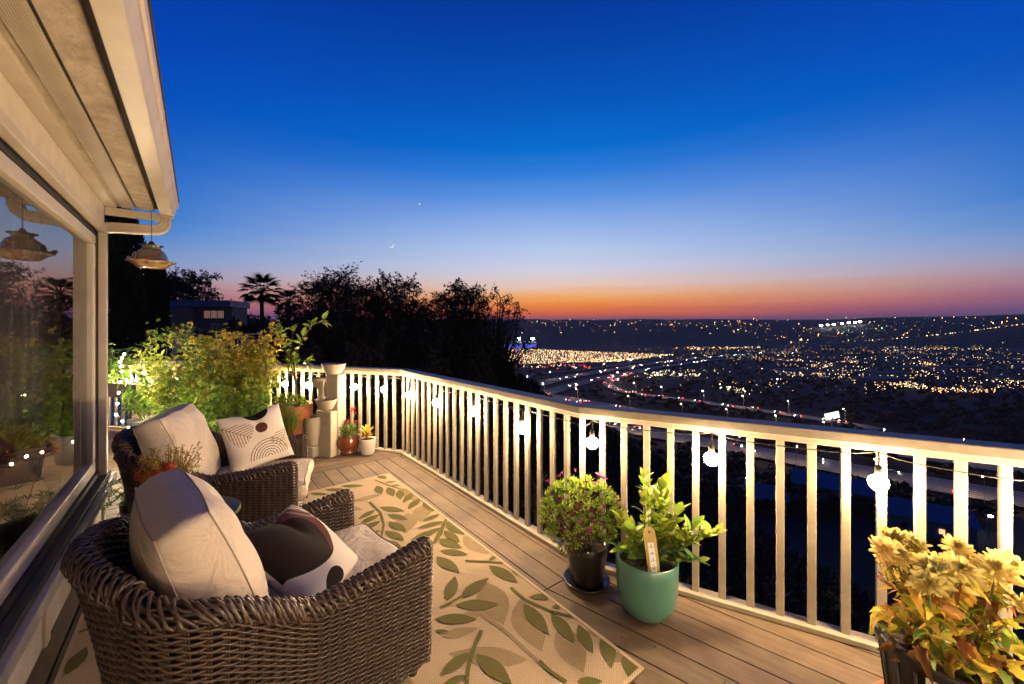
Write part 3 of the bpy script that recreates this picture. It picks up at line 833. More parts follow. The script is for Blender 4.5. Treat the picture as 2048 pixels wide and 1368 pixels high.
def sprig(name, stem, leaves, m, z, cx, cy, s, wide=.34, sw=.011):
    mb = MB(); ZC[0] += 1; z = z + .00007 * ZC[0] - .0006
    g_ = lambda q: to_rug(gnd(cx + q[0] * s, cy + q[1] * s))
    def put(poly):
        poly = rclip(poly)
        ZC.append(0)
        if poly: mb.add([(x, y, z + .00004 * (len(ZC) % 12)) for x, y in poly], [tuple(range(len(poly)))])
    if stem:
        st = [g_(q) for q in stem]
        for i in range(len(st) - 1):
            a, b_ = st[i], st[i + 1]; d = (b_ - a).normalized(); n_ = Vector((-d.y, d.x)) * sw * (1 - .4 * i / len(st)); n2 = Vector((-d.y, d.x)) * sw * (1 - .4 * (i + 1) / len(st)); b2 = b_ + d * .004
            put([tuple(a - n_), tuple(b2 - n2), tuple(b2 + n2), tuple(a + n_)])
    for k, lf in enumerate(leaves):
        a, b_ = g_(lf[0]), g_(lf[1]); w = lf[2] if len(lf) > 2 else wide
        ax = b_ - a; n_ = Vector((-ax.y, ax.x)) * w / 2
        pr = [(0, .0), (.08, .30), (.2, .68), (.36, .97), (.5, 1), (.65, .86), (.8, .55), (.92, .23), (1, 0)]
        bend = .06 * (1 if k % 2 else -1)
        f = lambda t_, v: tuple(a + ax * t_ + n_ * (v + bend * 4 * t_ * (1 - t_)))
        put([f(t_, -v) for t_, v in pr] + [f(t_, v) for t_, v in pr[-2:0:-1]])
    if mb.v:
        fix = []
        for f in mb.f:                          # all faces look up
            p0, p1, p2 = (Vector(mb.v[f[i]]) for i in (0, len(f) // 3, 2 * len(f) // 3))
            fix.append(f if (p1 - p0).cross(p2 - p0).z > 0 else f[::-1])
        mb.f = fix
        mb.build(name, m, rug)
A8, S8 = (850, 930), .3202
A7, S7 = (600, 700), .293
sp8 = lambda n_, st, lv, m='rug_green', z=.0112, **k: sprig(n_, st, lv, m, z, *A8, S8, **k)
sp7 = lambda n_, st, lv, m='rug_green', z=.0112, **k: sprig(n_, st, lv, m, z, *A7, S7, **k)
for lf_ in [((380, 740), (490, 1010), .5), ((590, 850), (730, 1180), .45), ((850, 1010), (990, 1310), .5), ((640, 1230), (140, 1190), .3), ((240, 450), (400, 570), .4), ((1150, 1240), (1290, 1170), .4), ((350, 930), (180, 1000), .5), ((100, 1080), (330, 1030), .35), ((1000, 1040), (1120, 1090), .4)]: sp8('pale_leaf', None, [lf_], 'rug_tan', .0096)
sp8('pale_stem', [(330, 930), (480, 1030), (700, 1230)], [], 'rug_tan', .0097, sw=.012)
for lf_ in [((560, 990), (330, 1050), .3), ((700, 950), (850, 1050), .35), ((740, 1120), (720, 1260), .5), ((300, 1080), (430, 1100), .4), ((850, 1060), (820, 1180), .5)]: sp7('pale_leaf', None, [lf_], 'rug_tan', .0096)
sp8('leaf_sprig', [(535, 775), (620, 850), (770, 920), (940, 965), (1040, 990)], [((650, 838), (812, 828)), ((790, 900), (892, 886)), ((618, 880), (776, 1072)), ((788, 938), (936, 1128)), ((958, 1008), (1050, 1192)), ((1118, 1056), (1165, 1285)), ((1272, 1165), (1300, 1366), .42)])
sp8('leaf_sprig', [(92, 903), (165, 870), (230, 830)], [((135, 862), (188, 704)), ((222, 842), (400, 714)), ((188, 885), (466, 882)), ((60, 975), (322, 975)), ((60, 1050), (150, 1052))])
sp8('leaf_sprig', [(352, 1045), (300, 1170), (270, 1290), (262, 1380)], [((285, 1185), (90, 1330)), ((318, 1195), (545, 1390)), ((262, 1330), (110, 1390))])
sp8('leaf_sprig', [(712, 1238), (790, 1310), (880, 1368)], [((950, 1366), (1110, 1366), .4)])
sp8('leaf_sprig', [(250, 608), (400, 614), (545, 628)], [((398, 604), (468, 566)), ((398, 638), (582, 748)), ((528, 638), (662, 726)), ((0, 250), (50, 300))])
sp8('leaf_sprig', [(132, 345), (100, 440), (60, 500)], [((132, 360), (245, 448)), ((118, 425), (218, 492)), ((88, 488), (232, 526)), ((95, 545), (272, 572)), ((72, 582), (218, 684)), ((120, 365), (-10, 385)), ((110, 400), (-20, 450))])
sp7('leaf_sprig', [(475, 1045), (550, 1120), (572, 1200), (548, 1320)], [((545, 1080), (717, 1110)), ((600, 1130), (737, 1172)), ((605, 1180), (727, 1247)), ((580, 1245), (712, 1310)), ((565, 1308), (702, 1366)), ((512, 1098), (398, 1166)), ((545, 1130), (403, 1202)), ((552, 1175), (383, 1252)), ((552, 1240), (413, 1292))])
sp7('leaf_sprig', [(508, 893), (600, 930), (705, 962)], [((528, 932), (555, 994), .34), ((600, 945), (638, 1008), .34), ((682, 962), (686, 1030), .34), ((765, 985), (703, 1054), .34), ((818, 1022), (738, 1098), .34), ((578, 914), (660, 904)), ((618, 936), (692, 928))], sw=.008)
sp7('leaf_sprig', None, [((65, 985), (197, 995), .3), ((165, 960), (332, 965), .3), ((278, 935), (442, 935), .3), ((528, 864), (592, 886), .5)])
sp7('leaf_sprig', [(322, 995), (260, 1040), (225, 1110)], [((265, 1040), (345, 1095), .36), ((240, 1085), (305, 1150), .36), ((225, 1130), (300, 1200), .36)], sw=.008)
sp7('leaf_sprig', [(1000, 1160), (920, 1310), (880, 1400)], [((957, 1128), (833, 1182)), ((972, 1180), (798, 1228)), ((942, 1235), (748, 1318)), ((1015, 1183), (1122, 1276)), ((985, 1243), (1092, 1322)), ((945, 1298), (1107, 1366)), ((843, 1044), (917, 1112))])
sprig('leaf_sprig', [(250, 1190), (380, 1120), (480, 1080)], [((355, 1045), (470, 935)), ((360, 920), (470, 850)), ((250, 1160), (440, 1095), .3), ((360, 1330), (465, 1180), .4), ((150, 1320), (300, 1240), .4)], 'rug_green', .0112, 0, 860, .3715)

# ================================================================== POTTED PLANTS
def pot(parent, prof, m, n=32, soil_r=None, soil_z=None, loc=None, name='pot'):
    o = MB().lathe(prof, n).build(name, m, parent, True, loc=loc)
    if soil_r:
        s_ = MB(); s_.lathe([(0, soil_z + .01), (soil_r * .5, soil_z + .006), (soil_r, soil_z)], 20).build('soil', 'soil', parent, True, loc=loc)
    return o
def wall_prof(outer, t=.012):                   # a pot profile that turns in at the rim
    return [(0, outer[0][1])] + outer + [(outer[-1][0] - t, outer[-1][1])] + [(max(0, r - t), z) for r, z in outer[::-1][1:2]] + [(0, outer[-2][1])]
def leaf_me(name, m, prof, bow=.12, fold=.18, curl=0):
    """unit leaf along +x, normal +z; prof: (t, halfwidth)"""
    v = []; f = []
    for t_, w in prof:
        z0 = -bow * t_ * t_ + curl * math.sin(PI * t_)
        v += [(t_, -w, z0 + fold * w), (t_, 0, z0), (t_, w, z0 + fold * w)]
    for i in range(len(prof) - 1):
        a = i * 3; f += [(a, a + 3, a + 4, a + 1), (a + 1, a + 4, a + 5, a + 2)]
    me = bpy.data.meshes.new(name); me.from_pydata(v, [], f); me.materials.append(MATS[m])
    me.polygons.foreach_set('use_smooth', [True] * len(f)); return me
def put_leaf(name, me, parent, p, d, up, s, roll=0):
    d = Vector(d).normalized(); up = Vector(up)
    y = up.cross(d)
    if y.length < 1e-4: y = d.orthogonal()
    y.normalize(); z = d.cross(y)
    mt = Matrix((d, y, z)).transposed().to_4x4()
    o = bpy.data.objects.new(name, me); COL.objects.link(o); o.parent = parent
    o.matrix_local = Matrix.Translation(p) @ mt @ Matrix.Rotation(roll, 4, 'X') @ Matrix.Scale(s, 4)
    return o
OVAL = [(0, .01), (.08, .09), (.22, .2), (.42, .27), (.62, .24), (.82, .14), (.94, .06), (1, .004)]
LANCE = [(0, .01), (.12, .07), (.35, .14), (.6, .125), (.82, .065), (1, .003)]
mat('lime_leaf', (.27, .36, .04), .38, rand=(.35, .03), trans=.45, spec=.45)
mat('dark_leaf', (.15, .28, .05), .38, rand=(.35, .03), trans=.45, spec=.45)
mat('gold_leaf', (.58, .42, .05), .55, rand=(.4, .035), trans=.35, spec=.3)
mat('mum_petal', (.90, .74, .24), .6, rand=(.2, .02), trans=.35, spec=.2)

# ---- teal pot with a young citrus shrub and a numbered stake
teal = thing('potted_shrub', 'bright green shrub in a tall teal glazed pot with a numbered stake', 'potted plant', (.745, 2.215, 0))
mat('teal_glaze', (.085, .235, .185), .28, noise=(9, .3), col2=(.065, .19, .155), stretch=(14, 14, .6), spec=.5, coat=.25)
pot(teal, [(0, .006), (.085, .006), (.098, .012), (.128, .04), (.152, .09), (.162, .16), (.166, .25), (.167, .318), (.163, .322), (.155, .318), (.153, .26), (.0, .258)], 'teal_glaze', 40, .152, .275)
lm = [leaf_me('leaf', 'lime_leaf', OVAL, .18, .25), leaf_me('leaf', 'lime_leaf', OVAL, -.1, .4), leaf_me('leaf', 'lime_leaf', [(t_, w * .8) for t_, w in OVAL], .35, .3)]
dm = [leaf_me('leaf', 'dark_leaf', OVAL, .25, .2)]
r5 = random.Random(21)
stm = MB()
branches = [((.0, .02), (-.14, .05, .50)), ((.02, .0), (-.10, -.02, .46)), ((.0, .03), (.0, .04, .74)), ((.03, .02), (.10, .03, .68)), ((.03, -.01), (.17, -.02, .56)), ((.04, 0), (.24, -.03, .48)), ((.05, -.02), (.36, -.05, .47)), ((.05, -.03), (.24, -.10, .34)), ((-.02, .0), (-.15, -.04, .37)), ((.02, .04), (.05, .10, .60)), ((.03, 0), (.08, -.05, .52)), ((.03, 0), (.14, .08, .62)), ((.04, .01), (.20, -.06, .42))]
nl = 0
for (bx, by), tip in branches:
    p0 = Vector((bx, by, .27)); p3 = Vector(tip); mid = p0.lerp(p3, .5) + Vector((0, 0, .05))
    pts = [p0 * (1 - t_) ** 2 + mid * 2 * t_ * (1 - t_) + p3 * t_ * t_ for t_ in [k / 8 for k in range(9)]]
    stm.tube(pts, [.0042 - .0003 * k for k in range(9)], 5)
    for k in range(24):
        t_ = .18 + .82 * k / 23; q = p0 * (1 - t_) ** 2 + mid * 2 * t_ * (1 - t_) + p3 * t_ * t_
        a = k * 2.4 + bx * 50; d = Vector((math.cos(a), math.sin(a), .45 + .5 * t_)) + (p3 - mid).normalized() * (.3 + 1.2 * (t_ > .93))
        me = r5.choice(lm) if q.z > .38 or r5.random() < .45 else dm[0]
        put_leaf('leaf', me, teal, q, d, (0, 0, 1), r5.uniform(.055, .088) * (1.15 if t_ > .9 else 1), r5.uniform(-.6, .6)); nl += 1
stm.build('stem', 'green_stem', teal, True)
mat('stake_yellow', (.50, .36, .12), .35, trans=.2); mat('stake_white', (.75, .73, .68), .5); mat('ink', (.03, .03, .03), .6)
sk = MB(); sp_ = [(-.032, -.2), (.032, -.2), (.034, .1)] + [(.034 * math.cos(PI * k / 10), .1 + .034 * math.sin(PI * k / 10)) for k in range(1, 10)] + [(-.034, .1)]
n = len(sp_); sk.add([(x, y_, z) for y_ in (-.0015, .0015) for x, z in sp_], [tuple(range(n)), tuple(range(2 * n - 1, n - 1, -1))] + [(i, n + i, n + (i + 1) % n, (i + 1) % n) for i in range(n)])
stk = sk.build('stake', 'stake_yellow', teal, loc=(.0, -.085, .375), rot=(R(-12), R(-3), R(6)))
MB().box((0, -.0025, -.03), (.034, .0015, .17)).build('stake_scale', 'stake_white', stk)
MB().lathe([(0, 0), (.006, 0)], 10).build('stake_hole', 'ink', stk, loc=(0, -.0022, .108), rot=(R(90), 0, 0))
for k, ch in enumerate('5432'):
    cu = bpy.data.curves.new('digit', 'FONT'); cu.body = '-%s-' % ch; cu.size = .026; cu.align_x = 'CENTER'; cu.align_y = 'CENTER'
    tmp = bpy.data.objects.new('digit', cu); me = bpy.data.meshes.new_from_object(tmp); bpy.data.objects.remove(tmp)
    mkobj('digit', me, 'ink', stk, loc=(0, -.0040, .036 - .033 * k), rot=(R(90), 0, 0))

# ---- generic foliage clouds
def cloud(mb, c, rad, n, L, cols, r, up=.5, shell=.35, wr=.45, jitc=.3, droop=.1):
    c = Vector(c)
    for _ in range(n):
        d = rdir(r); q = (shell + (1 - shell) * r.random()) if r.random() < .8 else r.random()
        p = c + Vector((d.x * rad[0] * q, d.y * rad[1] * q, d.z * rad[2] * q))
        dd = (d + rdir(r) * .8 + Vector((0, 0, up))); l = L * r.uniform(.6, 1.25)
        mb.leaf(p, dd, rdir(r) + Vector((0, 0, 1.2)), l, l * wr, jit(r.choice(cols), jitc, r), droop=droop)
# ---- black pot of osteospermum
ost = thing('potted_daisy', 'mounded daisy bush with purple blooms in a glossy black pot on a saucer', 'potted plant', (.462, 2.478, 0))
mat('black_glaze', (.012, .012, .013), .3, spec=.45, coat=.15)
pot(ost, [(0, .02), (.085, .02), (.095, .03), (.112, .12), (.126, .2), (.132, .25), (.128, .256), (.118, .25), (.116, .22), (0, .218)], 'black_glaze', 36, .116, .222)
pot(ost, [(0, .004), (.115, .004), (.138, .022), (.142, .032), (.136, .034), (.118, .018), (0, .016)], 'black_glaze', 36, name='saucer')
ro = random.Random(5); mb = MB(); GRN = [(.25, .36, .04), (.18, .28, .04), (.32, .42, .05)]; DRY = [(.12, .055, .025), (.08, .035, .02)]
for k in range(300):                             # rosettes of small narrow leaves over a dome
    a = ro.uniform(0, 2 * PI); el_ = math.asin(ro.uniform(-.55, 1)); q = ro.uniform(.82, 1.03)
    dv = Vector((math.cos(a) * math.cos(el_), math.sin(a) * math.cos(el_), math.sin(el_)))
    c = Vector((-.035 + dv.x * .235 * q, dv.y * .19 * q, .42 + dv.z * .21 * q))
    if c.z < .25 and dv.x > .2: continue
    g_ = GRN if ro.random() < .82 or el_ > .5 else DRY
    for j in range(13):
        d = (dv * .9 + rdir(ro) + Vector((0, 0, .35))); l = ro.uniform(.022, .040)
        mb.leaf(c + rdir(ro) * .012, d, rdir(ro), l, l * .36, jit(ro.choice(g_), .25, ro))
cloud(mb, (-.04, 0, .40), (.16, .14, .15), 700, .035, DRY, ro, up=0, wr=.3)
cloud(mb, (-.10, -.06, .28), (.10, .07, .08), 200, .03, DRY + GRN, ro, up=-.3, wr=.35)
mb.build('foliage', 'leaf', ost, kind='stuff')
sm = MB()
for k in range(26):
    a = ro.uniform(0, 2 * PI); q = ro.random() ** .5; sm.tube([(.03 * math.cos(a), .03 * math.sin(a), .22), (-.03 + .12 * q * math.cos(a), .1 * q * math.sin(a), .33), (-.035 + .2 * q * math.cos(a), .17 * q * math.sin(a), .42 + .12 * (1 - q))], [.003, .0025, .0015], 4)
sm.build('stem', 'bark', ost)
mat('purple_petal', (.26, .03, .17), .55, trans=.3, rand=(.3, .03))
def daisy_me(name, m, n, L, w, cup):
    b_ = MB()
    for k in range(n):
        a = 2 * PI * k / n; d = Vector((math.cos(a), math.sin(a), cup)).normalized(); b_.leaf((0, 0, 0), d, (0, 0, 1), L, w)
    b_.lathe([(0, .004), (L * .18, .002), (L * .2, -.003)], 8)
    me = bpy.data.meshes.new(name); me.from_pydata(b_.v, [], b_.f); me.materials.append(MATS[m]); return me
dme = [daisy_me('flower', 'purple_petal', 12, .019, .008, .4), daisy_me('flower', 'purple_petal', 10, .017, .008, 1.6)]
for k in range(30):
    a = ro.uniform(0, 2 * PI) if k > 10 else ro.uniform(PI * .0, PI * 1.0); el_ = math.asin(ro.uniform(.0, .98)) if k > 8 else ro.uniform(.75, 1.3)
    dv = Vector((math.cos(a) * math.cos(el_), math.sin(a) * math.cos(el_), math.sin(el_))); q = 1.04 if k > 8 else 1.22
    if k > 10 and dv.y > .3: dv.y *= -1
    c = Vector((-.035 + dv.x * .235 * q, dv.y * .19 * q, .42 + dv.z * .21 * q))
    put_leaf('flower', ro.choice(dme), ost, c, dv.orthogonal(), dv, ro.uniform(1.1, 1.7))

# ---- yellow chrysanthemum in a black nursery pot
mum = thing('potted_chrysanthemum', 'fading yellow chrysanthemum in a ribbed black plastic pot', 'potted plant', (1.62, 1.50, -.0))
mat('black_plastic', (.018, .017, .017), .38, spec=.5)
ribs = MB(); prof = [(0, .03), (.135, .03), (.145, .04), (.182, .355), (.195, .36), (.199, .385), (.194, .392), (.184, .388), (.178, .35), (0, .345)]
ribs.lathe(prof, 48)
for k in range(18):
    a = 2 * PI * k / 18; ribs.tube([(.147 * math.cos(a), .147 * math.sin(a), .05), (.1805 * math.cos(a), .1805 * math.sin(a), .34)], .006, 5)
ribs.build('pot', 'black_plastic', mum, True)
MB().lathe([(0, .36), (.09, .362), (.178, .35)], 20).build('soil', 'soil', mum, True)
pot(mum, [(0, .004), (.165, .004), (.185, .02), (.205, .085), (.2, .09), (.19, .085), (.172, .028), (0, .026)], 'terracotta', 36, name='saucer')
MB().box((0, 0, 0), (.032, .002, .06)).build('sticker', 'stake_white', mum, loc=(-.155, -.106, .32), rot=(R(6), 0, R(-55.6)))
rm = random.Random(11)
mat('dry_leaf', (.30, .13, .035), .7, rand=(.4, .02), trans=.3)
LOBE = [(0, .01), (.1, .05), (.22, .2), (.3, .17), (.42, .3), (.52, .22), (.66, .25), (.76, .15), (.88, .12), (1, .01)]
gm = [leaf_me('leaf', 'gold_leaf', LOBE, .3, .5), leaf_me('leaf', 'gold_leaf', LOBE, .8, .9, .25), leaf_me('leaf', 'dry_leaf', LOBE, 1.0, 1.3, .3), leaf_me('leaf', 'gold_leaf', OVAL, -.4, .7, -.2), leaf_me('leaf', 'lime_leaf', LOBE, .3, .4), leaf_me('leaf', 'lime_leaf', OVAL, .5, .3)]
mst = MB(); heads = []
for c0, c1, nst in (((-.06, 0), (-.08, .03), 11), ((.10, .02), (.15, .04), 11)):
    for k in range(nst):
        a = rm.uniform(0, 2 * PI); q = rm.uniform(.02, .165)
        tip = Vector((c1[0] + q * math.cos(a), c1[1] + q * .9 * math.sin(a), .62 + .10 * rm.random() - .6 * q + (.04 if c0[0] < 0 else 0)))
        p0 = Vector((c0[0] + rm.uniform(-.03, .03), c0[1] + rm.uniform(-.03, .03), .35)); heads.append(tip)
        mid = p0.lerp(tip, .5) + Vector((0, 0, .03)); pts = [p0 * (1 - t_) ** 2 + mid * 2 * t_ * (1 - t_) + tip * t_ * t_ for t_ in [j / 6 for j in range(7)]]
        mst.tube(pts, .0035, 5)
        for j in range(19):
            t_ = .10 + .88 * j / 18; b_ = p0 * (1 - t_) ** 2 + mid * 2 * t_ * (1 - t_) + tip * t_ * t_; a2 = j * 2.4 + k
            me = rm.choice(gm + gm[:2] + gm[4:]) if b_.z < .55 else rm.choice(gm[:2] + gm[:2] + gm[3:4] + [gm[2]])
            put_leaf('leaf', me, mum, b_ + rdir(rm) * .035, Vector((math.cos(a2), math.sin(a2), rm.uniform(-.5, .5))), (0, 0, 1), rm.uniform(.036, .075), rm.uniform(-1.4, 1.4))
for k in range(90):
    a = rm.uniform(0, 2 * PI); q_ = rm.uniform(.35, 1.08); p = Vector((.02 + .19 * q_ * math.cos(a), .17 * q_ * math.sin(a), rm.uniform(.37, .47)))
    put_leaf('leaf', rm.choice(gm), mum, p, Vector((math.cos(a), math.sin(a), rm.uniform(-.9, .2))), (0, 0, 1), rm.uniform(.05, .085), rm.uniform(-1, 1))
mst.build('stem', 'green_stem', mum)
def mum_me(n1):
    b_ = MB()
    for ring, (n_, L, cup) in enumerate(((20, .056, .2), (16, .050, .55), (12, .038, 1.1), (8, .024, 2.6))):
        for k in range(n_):
            a = 2 * PI * (k + .5 * ring) / n_ + rm.uniform(-.1, .1); b_.petal((0, 0, .003 * ring), Vector((math.cos(a), math.sin(a), cup + rm.uniform(-.3, .25))), (rm.uniform(-.3, .3), rm.uniform(-.3, .3), 1), L * rm.uniform(.75, 1.05), rm.uniform(.012, .016), rm.uniform(-.25, .35))
    me = bpy.data.meshes.new('flower'); me.from_pydata(b_.v, [], b_.f); me.materials.append(MATS['mum_petal']); return me
mms = [mum_me(k) for k in range(4)]
for k, tip in enumerate(heads):
    up = Vector((rm.uniform(-.6, .6), rm.uniform(-.9, .2), 1)).normalized()
    put_leaf('flower', mms[k % 4 if k % 8 < 7 else 0], mum, tip + Vector((0, 0, .02)), up.orthogonal(), up, rm.uniform(1.0, 1.4))

# ---- brown glazed pot with red blooms, white pot with yellow plant, by the fountain
mat('brown_glaze', (.20, .055, .018), .10, noise=(5, .35), col2=(.10, .028, .012), spec=.6, coat=.6)
bp_ = thing('potted_kalanchoe', 'low green succulent with crimson blooms in a round amber glazed pot', 'potted plant', (-2.06, 5.03, 0))
pot(bp_, [(0, .004), (.10, .004), (.115, .02), (.115, .032), (.10, .038), (.135, .09), (.147, .14), (.138, .19), (.122, .215), (.13, .23), (.122, .232), (.11, .215), (0, .2)], 'brown_glaze', 36, .11, .205)
r6 = random.Random(8); mb = MB(); cloud(mb, (0, 0, .27), (.14, .12, .09), 420, .05, [(.16, .22, .05), (.11, .17, .04)], r6, up=.9, wr=.3); mb.build('foliage', 'leaf', bp_, kind='stuff')
mb = MB(); st_ = MB()
for (x, y_, z, n_, s_) in ((.0, 0, .40, 60, .035), (.06, -.01, .55, 60, .035), (-.03, .02, .37, 40, .03), (.10, .0, .39, 24, .02), (.09, .0, .50, 16, .02), (-.08, .02, .36, 20, .02)):
    cloud(mb, (x, y_, z), (s_, s_, s_ * .8), n_, .022, [(.30, .012, .025), (.20, .01, .02)], r6, wr=.7); st_.tube([(x * .3, y_ * .3, .21), (x * .9, y_, z)], .003, 5)
mb.build('bloom', 'leaf', bp_, kind='stuff'); st_.build('stem', 'green_stem', bp_)
mat('white_ceramic', (.70, .66, .60), .45, bump=(70, .5, .004))
wp = thing('potted_bromeliad', 'small yellow spiky plant in a white textured pot', 'potted plant', (-1.80, 4.99, 0))
b_ = MB().lathe([(0, .004), (.068, .004), (.074, .01), (.099, .19), (.102, .198), (.096, .2), (.088, .18), (0, .175)], 28)
for row in range(9):
    z = .03 + row * .017; rr_ = .0745 + (z - .01) / .18 * .025
    b_.tube([((rr_ + .0015) * math.cos(a), (rr_ + .0015) * math.sin(a), z + .004 * math.cos(a * 12)) for a in [2 * PI * k / 72 for k in range(72)]], .0022, 4, closed=True)
b_.build('pot', 'white_ceramic', wp, True)
MB().lathe([(0, .186), (.088, .182)], 20).build('soil', 'soil', wp)
ylm = leaf_me('leaf', 'gold_leaf', LANCE, .3, .3)
for k in range(20):
    a = k * 2.39; e_ = .5 + .9 * (k / 20); put_leaf('leaf', ylm, wp, Vector((-.01, 0, .19 + .003 * k)), Vector((math.cos(a) * math.cos(e_), math.sin(a) * math.cos(e_), math.sin(e_))), (0, 0, 1), r6.uniform(.11, .16))

# ---- terracotta pot with a lemon sapling
ter = thing('potted_lemon_sapling', 'lemon sapling with glossy leaves in a big terracotta pot', 'potted tree', (-2.71, 4.92, 0))
pot(ter, [(0, .004), (.15, .004), (.155, .02), (.195, .44), (.208, .445), (.212, .50), (.222, .505), (.226, .55), (.234, .56), (.236, .63), (.228, .64), (.21, .635), (.205, .59), (0, .585)], 'terracotta', 40, .205, .60)
tl = MB(); rt = random.Random(3)
limbs = [[(.06, 0, .58), (.05, 0, .85), (.03, 0, 1.1), (.06, 0, 1.3), (.16, .02, 1.5), (.26, .02, 1.62), (.40, .0, 1.66)], [(.05, 0, .85), (-.02, 0, 1.2), (.0, .02, 1.45), (.01, .02, 1.6)], [(.03, 0, 1.1), (-.12, .05, 1.35), (-.2, .05, 1.55)], [(-.06, .02, .58), (-.06, .03, .95), (-.05, .02, 1.2)], [(.06, 0, 1.3), (.12, -.03, 1.18), (.2, -.04, 1.12)]]
lem = leaf_me('leaf', 'lime_leaf', OVAL, .25, .3)
for li, lb in enumerate(limbs):
    tl.tube(lb, [.012 * (1 - .09 * k) if li == 0 else .007 * (1 - .1 * k) for k in range(len(lb))], 6)
    lbv = [Vector(q) for q in lb]
    for i in range(1 if li in (1, 2, 4) else (2 if li == 3 else 3), len(lbv)):
        for j in range(7 if i == len(lbv) - 1 else 4):
            q = lbv[i - 1].lerp(lbv[i], rt.uniform(.4, 1)); put_leaf('leaf', lem, ter, q, rdir(rt) + (lbv[i] - lbv[i - 1]).normalized() * .7 + Vector((0, 0, .2)), (0, 0, 1), rt.uniform(.09, .15), rt.uniform(-.5, .5))
tl.build('trunk', 'bark', ter, True)
mb = MB(); cloud(mb, (0, -.05, .65), (.19, .14, .10), 260, .07, [(.14, .2, .03), (.19, .25, .04)], rt, up=.5, wr=.5); mb.build('foliage', 'leaf', ter, kind='stuff')

# ---- fennel pot
fen = thing('potted_fennel', 'feathery green fennel in a small dark pot', 'potted plant', (-2.49, 4.42, 0))
pot(fen, wall_prof([(.10, .004), (.13, .2), (.135, .36)]), 'black_plastic', 28, .12, .33)
mb = MB(); rf = random.Random(4)
for k in range(60):
    a = rf.uniform(0, 2 * PI); q = rf.uniform(.02, .2); tip = Vector((q * math.cos(a) + .03, q * math.sin(a) * .8, .36 + rf.uniform(.2, .45) - q * .6)); p0 = Vector((.04 * math.cos(a), .04 * math.sin(a), .33))
    g_ = jit((.13, .24, .03), .3, rf)
    mb.tube([p0, p0.lerp(tip, .5) + Vector((0, 0, .05)), tip], [.003, .002, .001], 3, g_)
    for j in range(26):
        p = p0.lerp(tip, .35 + .65 * j / 26) + Vector((0, 0, .045 * (1 - j / 26))); mb.leaf(p, rdir(rf) + Vector((0, 0, .7)), rdir(rf), rf.uniform(.04, .08), .0025, g_, fold=0)
mb.build('foliage', 'leaf', fen, kind='stuff')

# ---- tomato plants in wire cages
def tomato(loc, h, rad, nleaf, cols, label, potm, cage, seed, rings=True):
    r = random.Random(seed); t_ = thing('tomato_plant', label, 'potted plant', loc)
    pot(t_, wall_prof([(.17, .004), (.2, .25), (.21, .33), (.215, .34)], .015), potm, 30, .19, .31)
    mb = MB(); st = MB()
    for k in range(34):
        a = r.uniform(0, 2 * PI); q = rad * math.sqrt(r.random()); top = .5 + (h - .5) * r.uniform(.35, 1)
        pts = [Vector((.08 * math.cos(a), .08 * math.sin(a), .3))]
        for j in range(1, 6): pts.append(Vector((q * math.cos(a) * j / 5 + r.uniform(-.05, .05), q * math.sin(a) * j / 5 + r.uniform(-.05, .05), .3 + (top - .3) * j / 5)))
        st.tube(pts, [.006, .006, .005, .004, .003, .002], 4)
        for j in range(nleaf // 34):
            i = r.randrange(0, 5); p = pts[i].lerp(pts[i + 1], r.random()) + Vector((r.gauss(0, .05), r.gauss(0, .05), r.gauss(0, .04)))
            f = (p.z - .3) / (h - .3); c = cols[0] if f < .45 + r.uniform(-.15, .15) else (cols[1] if f < .75 + r.uniform(-.15, .15) else cols[2])
            d = rdir(r) + Vector((0, 0, -.1)); l = r.uniform(.045, .10)
            for o_ in (-.7, 0, .7):
                d2 = Matrix.Rotation(o_, 3, 'Z') @ d; mb.leaf(p, d2, rdir(r) * .6 + Vector((0, 0, 1)), l * (1 if o_ == 0 else .75), l * .48, jit(c, .35, r), droop=.25)
    mb.build('foliage', 'leaf', t_, kind='stuff'); st.build('stem', 'green_stem', t_)
    if cage:
        w = MB()
        for z in (.55, .85, 1.15, cage): w.tube([(.2 * math.cos(2 * PI * k / 24), .2 * math.sin(2 * PI * k / 24), z) for k in range(24)], .0028, 4, closed=True)
        for k in range(4): a = PI / 2 * k + .5; w.tube([(.12 * math.cos(a), .12 * math.sin(a), .3), (.2 * math.cos(a), .2 * math.sin(a), cage)], .0028, 4)
        w.build('cage', 'wire', t_)
    fr_ = MB()
    for k in range(5):
        a = r.uniform(0, 2 * PI); fr_.lathe([(0, -.022), (.016, -.016), (.022, 0), (.016, .016), (0, .022)], 10, (rad * .8 * math.cos(a), rad * .8 * math.sin(a), r.uniform(.55, 1.2)))
    fr_.build('fruit', 'green_stem', t_, True, kind='stuff')
    return t_
G1, G2, YL, OR_ = (.20, .33, .05), (.32, .40, .055), (.52, .48, .06), (.54, .41, .055)
tomato((-3.30, 4.85, 0), 1.66, .52, 3000, (G1, (.34, .32, .04), OR_), 'tallest tomato plant, yellowing at the top inside a wire cage', 'black_plastic', 1.5, 1)
tomato((-3.82, 5.12, 0), 1.5, .52, 3000, (G1, G2, YL), 'bushy tomato plant in a wire cage, green below and yellowish above', 'black_plastic', 1.3, 2)
tomato((-4.42, 5.32, 0), 1.25, .48, 2600, (G1, G2, G2), 'broad green tomato plant next to the pepper tub', 'galvanized', 1.05, 3)
tomato((-2.98, 4.36, 0), 1.0, .34, 1500, (G1, G1, G2), 'low leafy tomato plant in front of the terracotta pot', 'black_plastic', 0, 4)

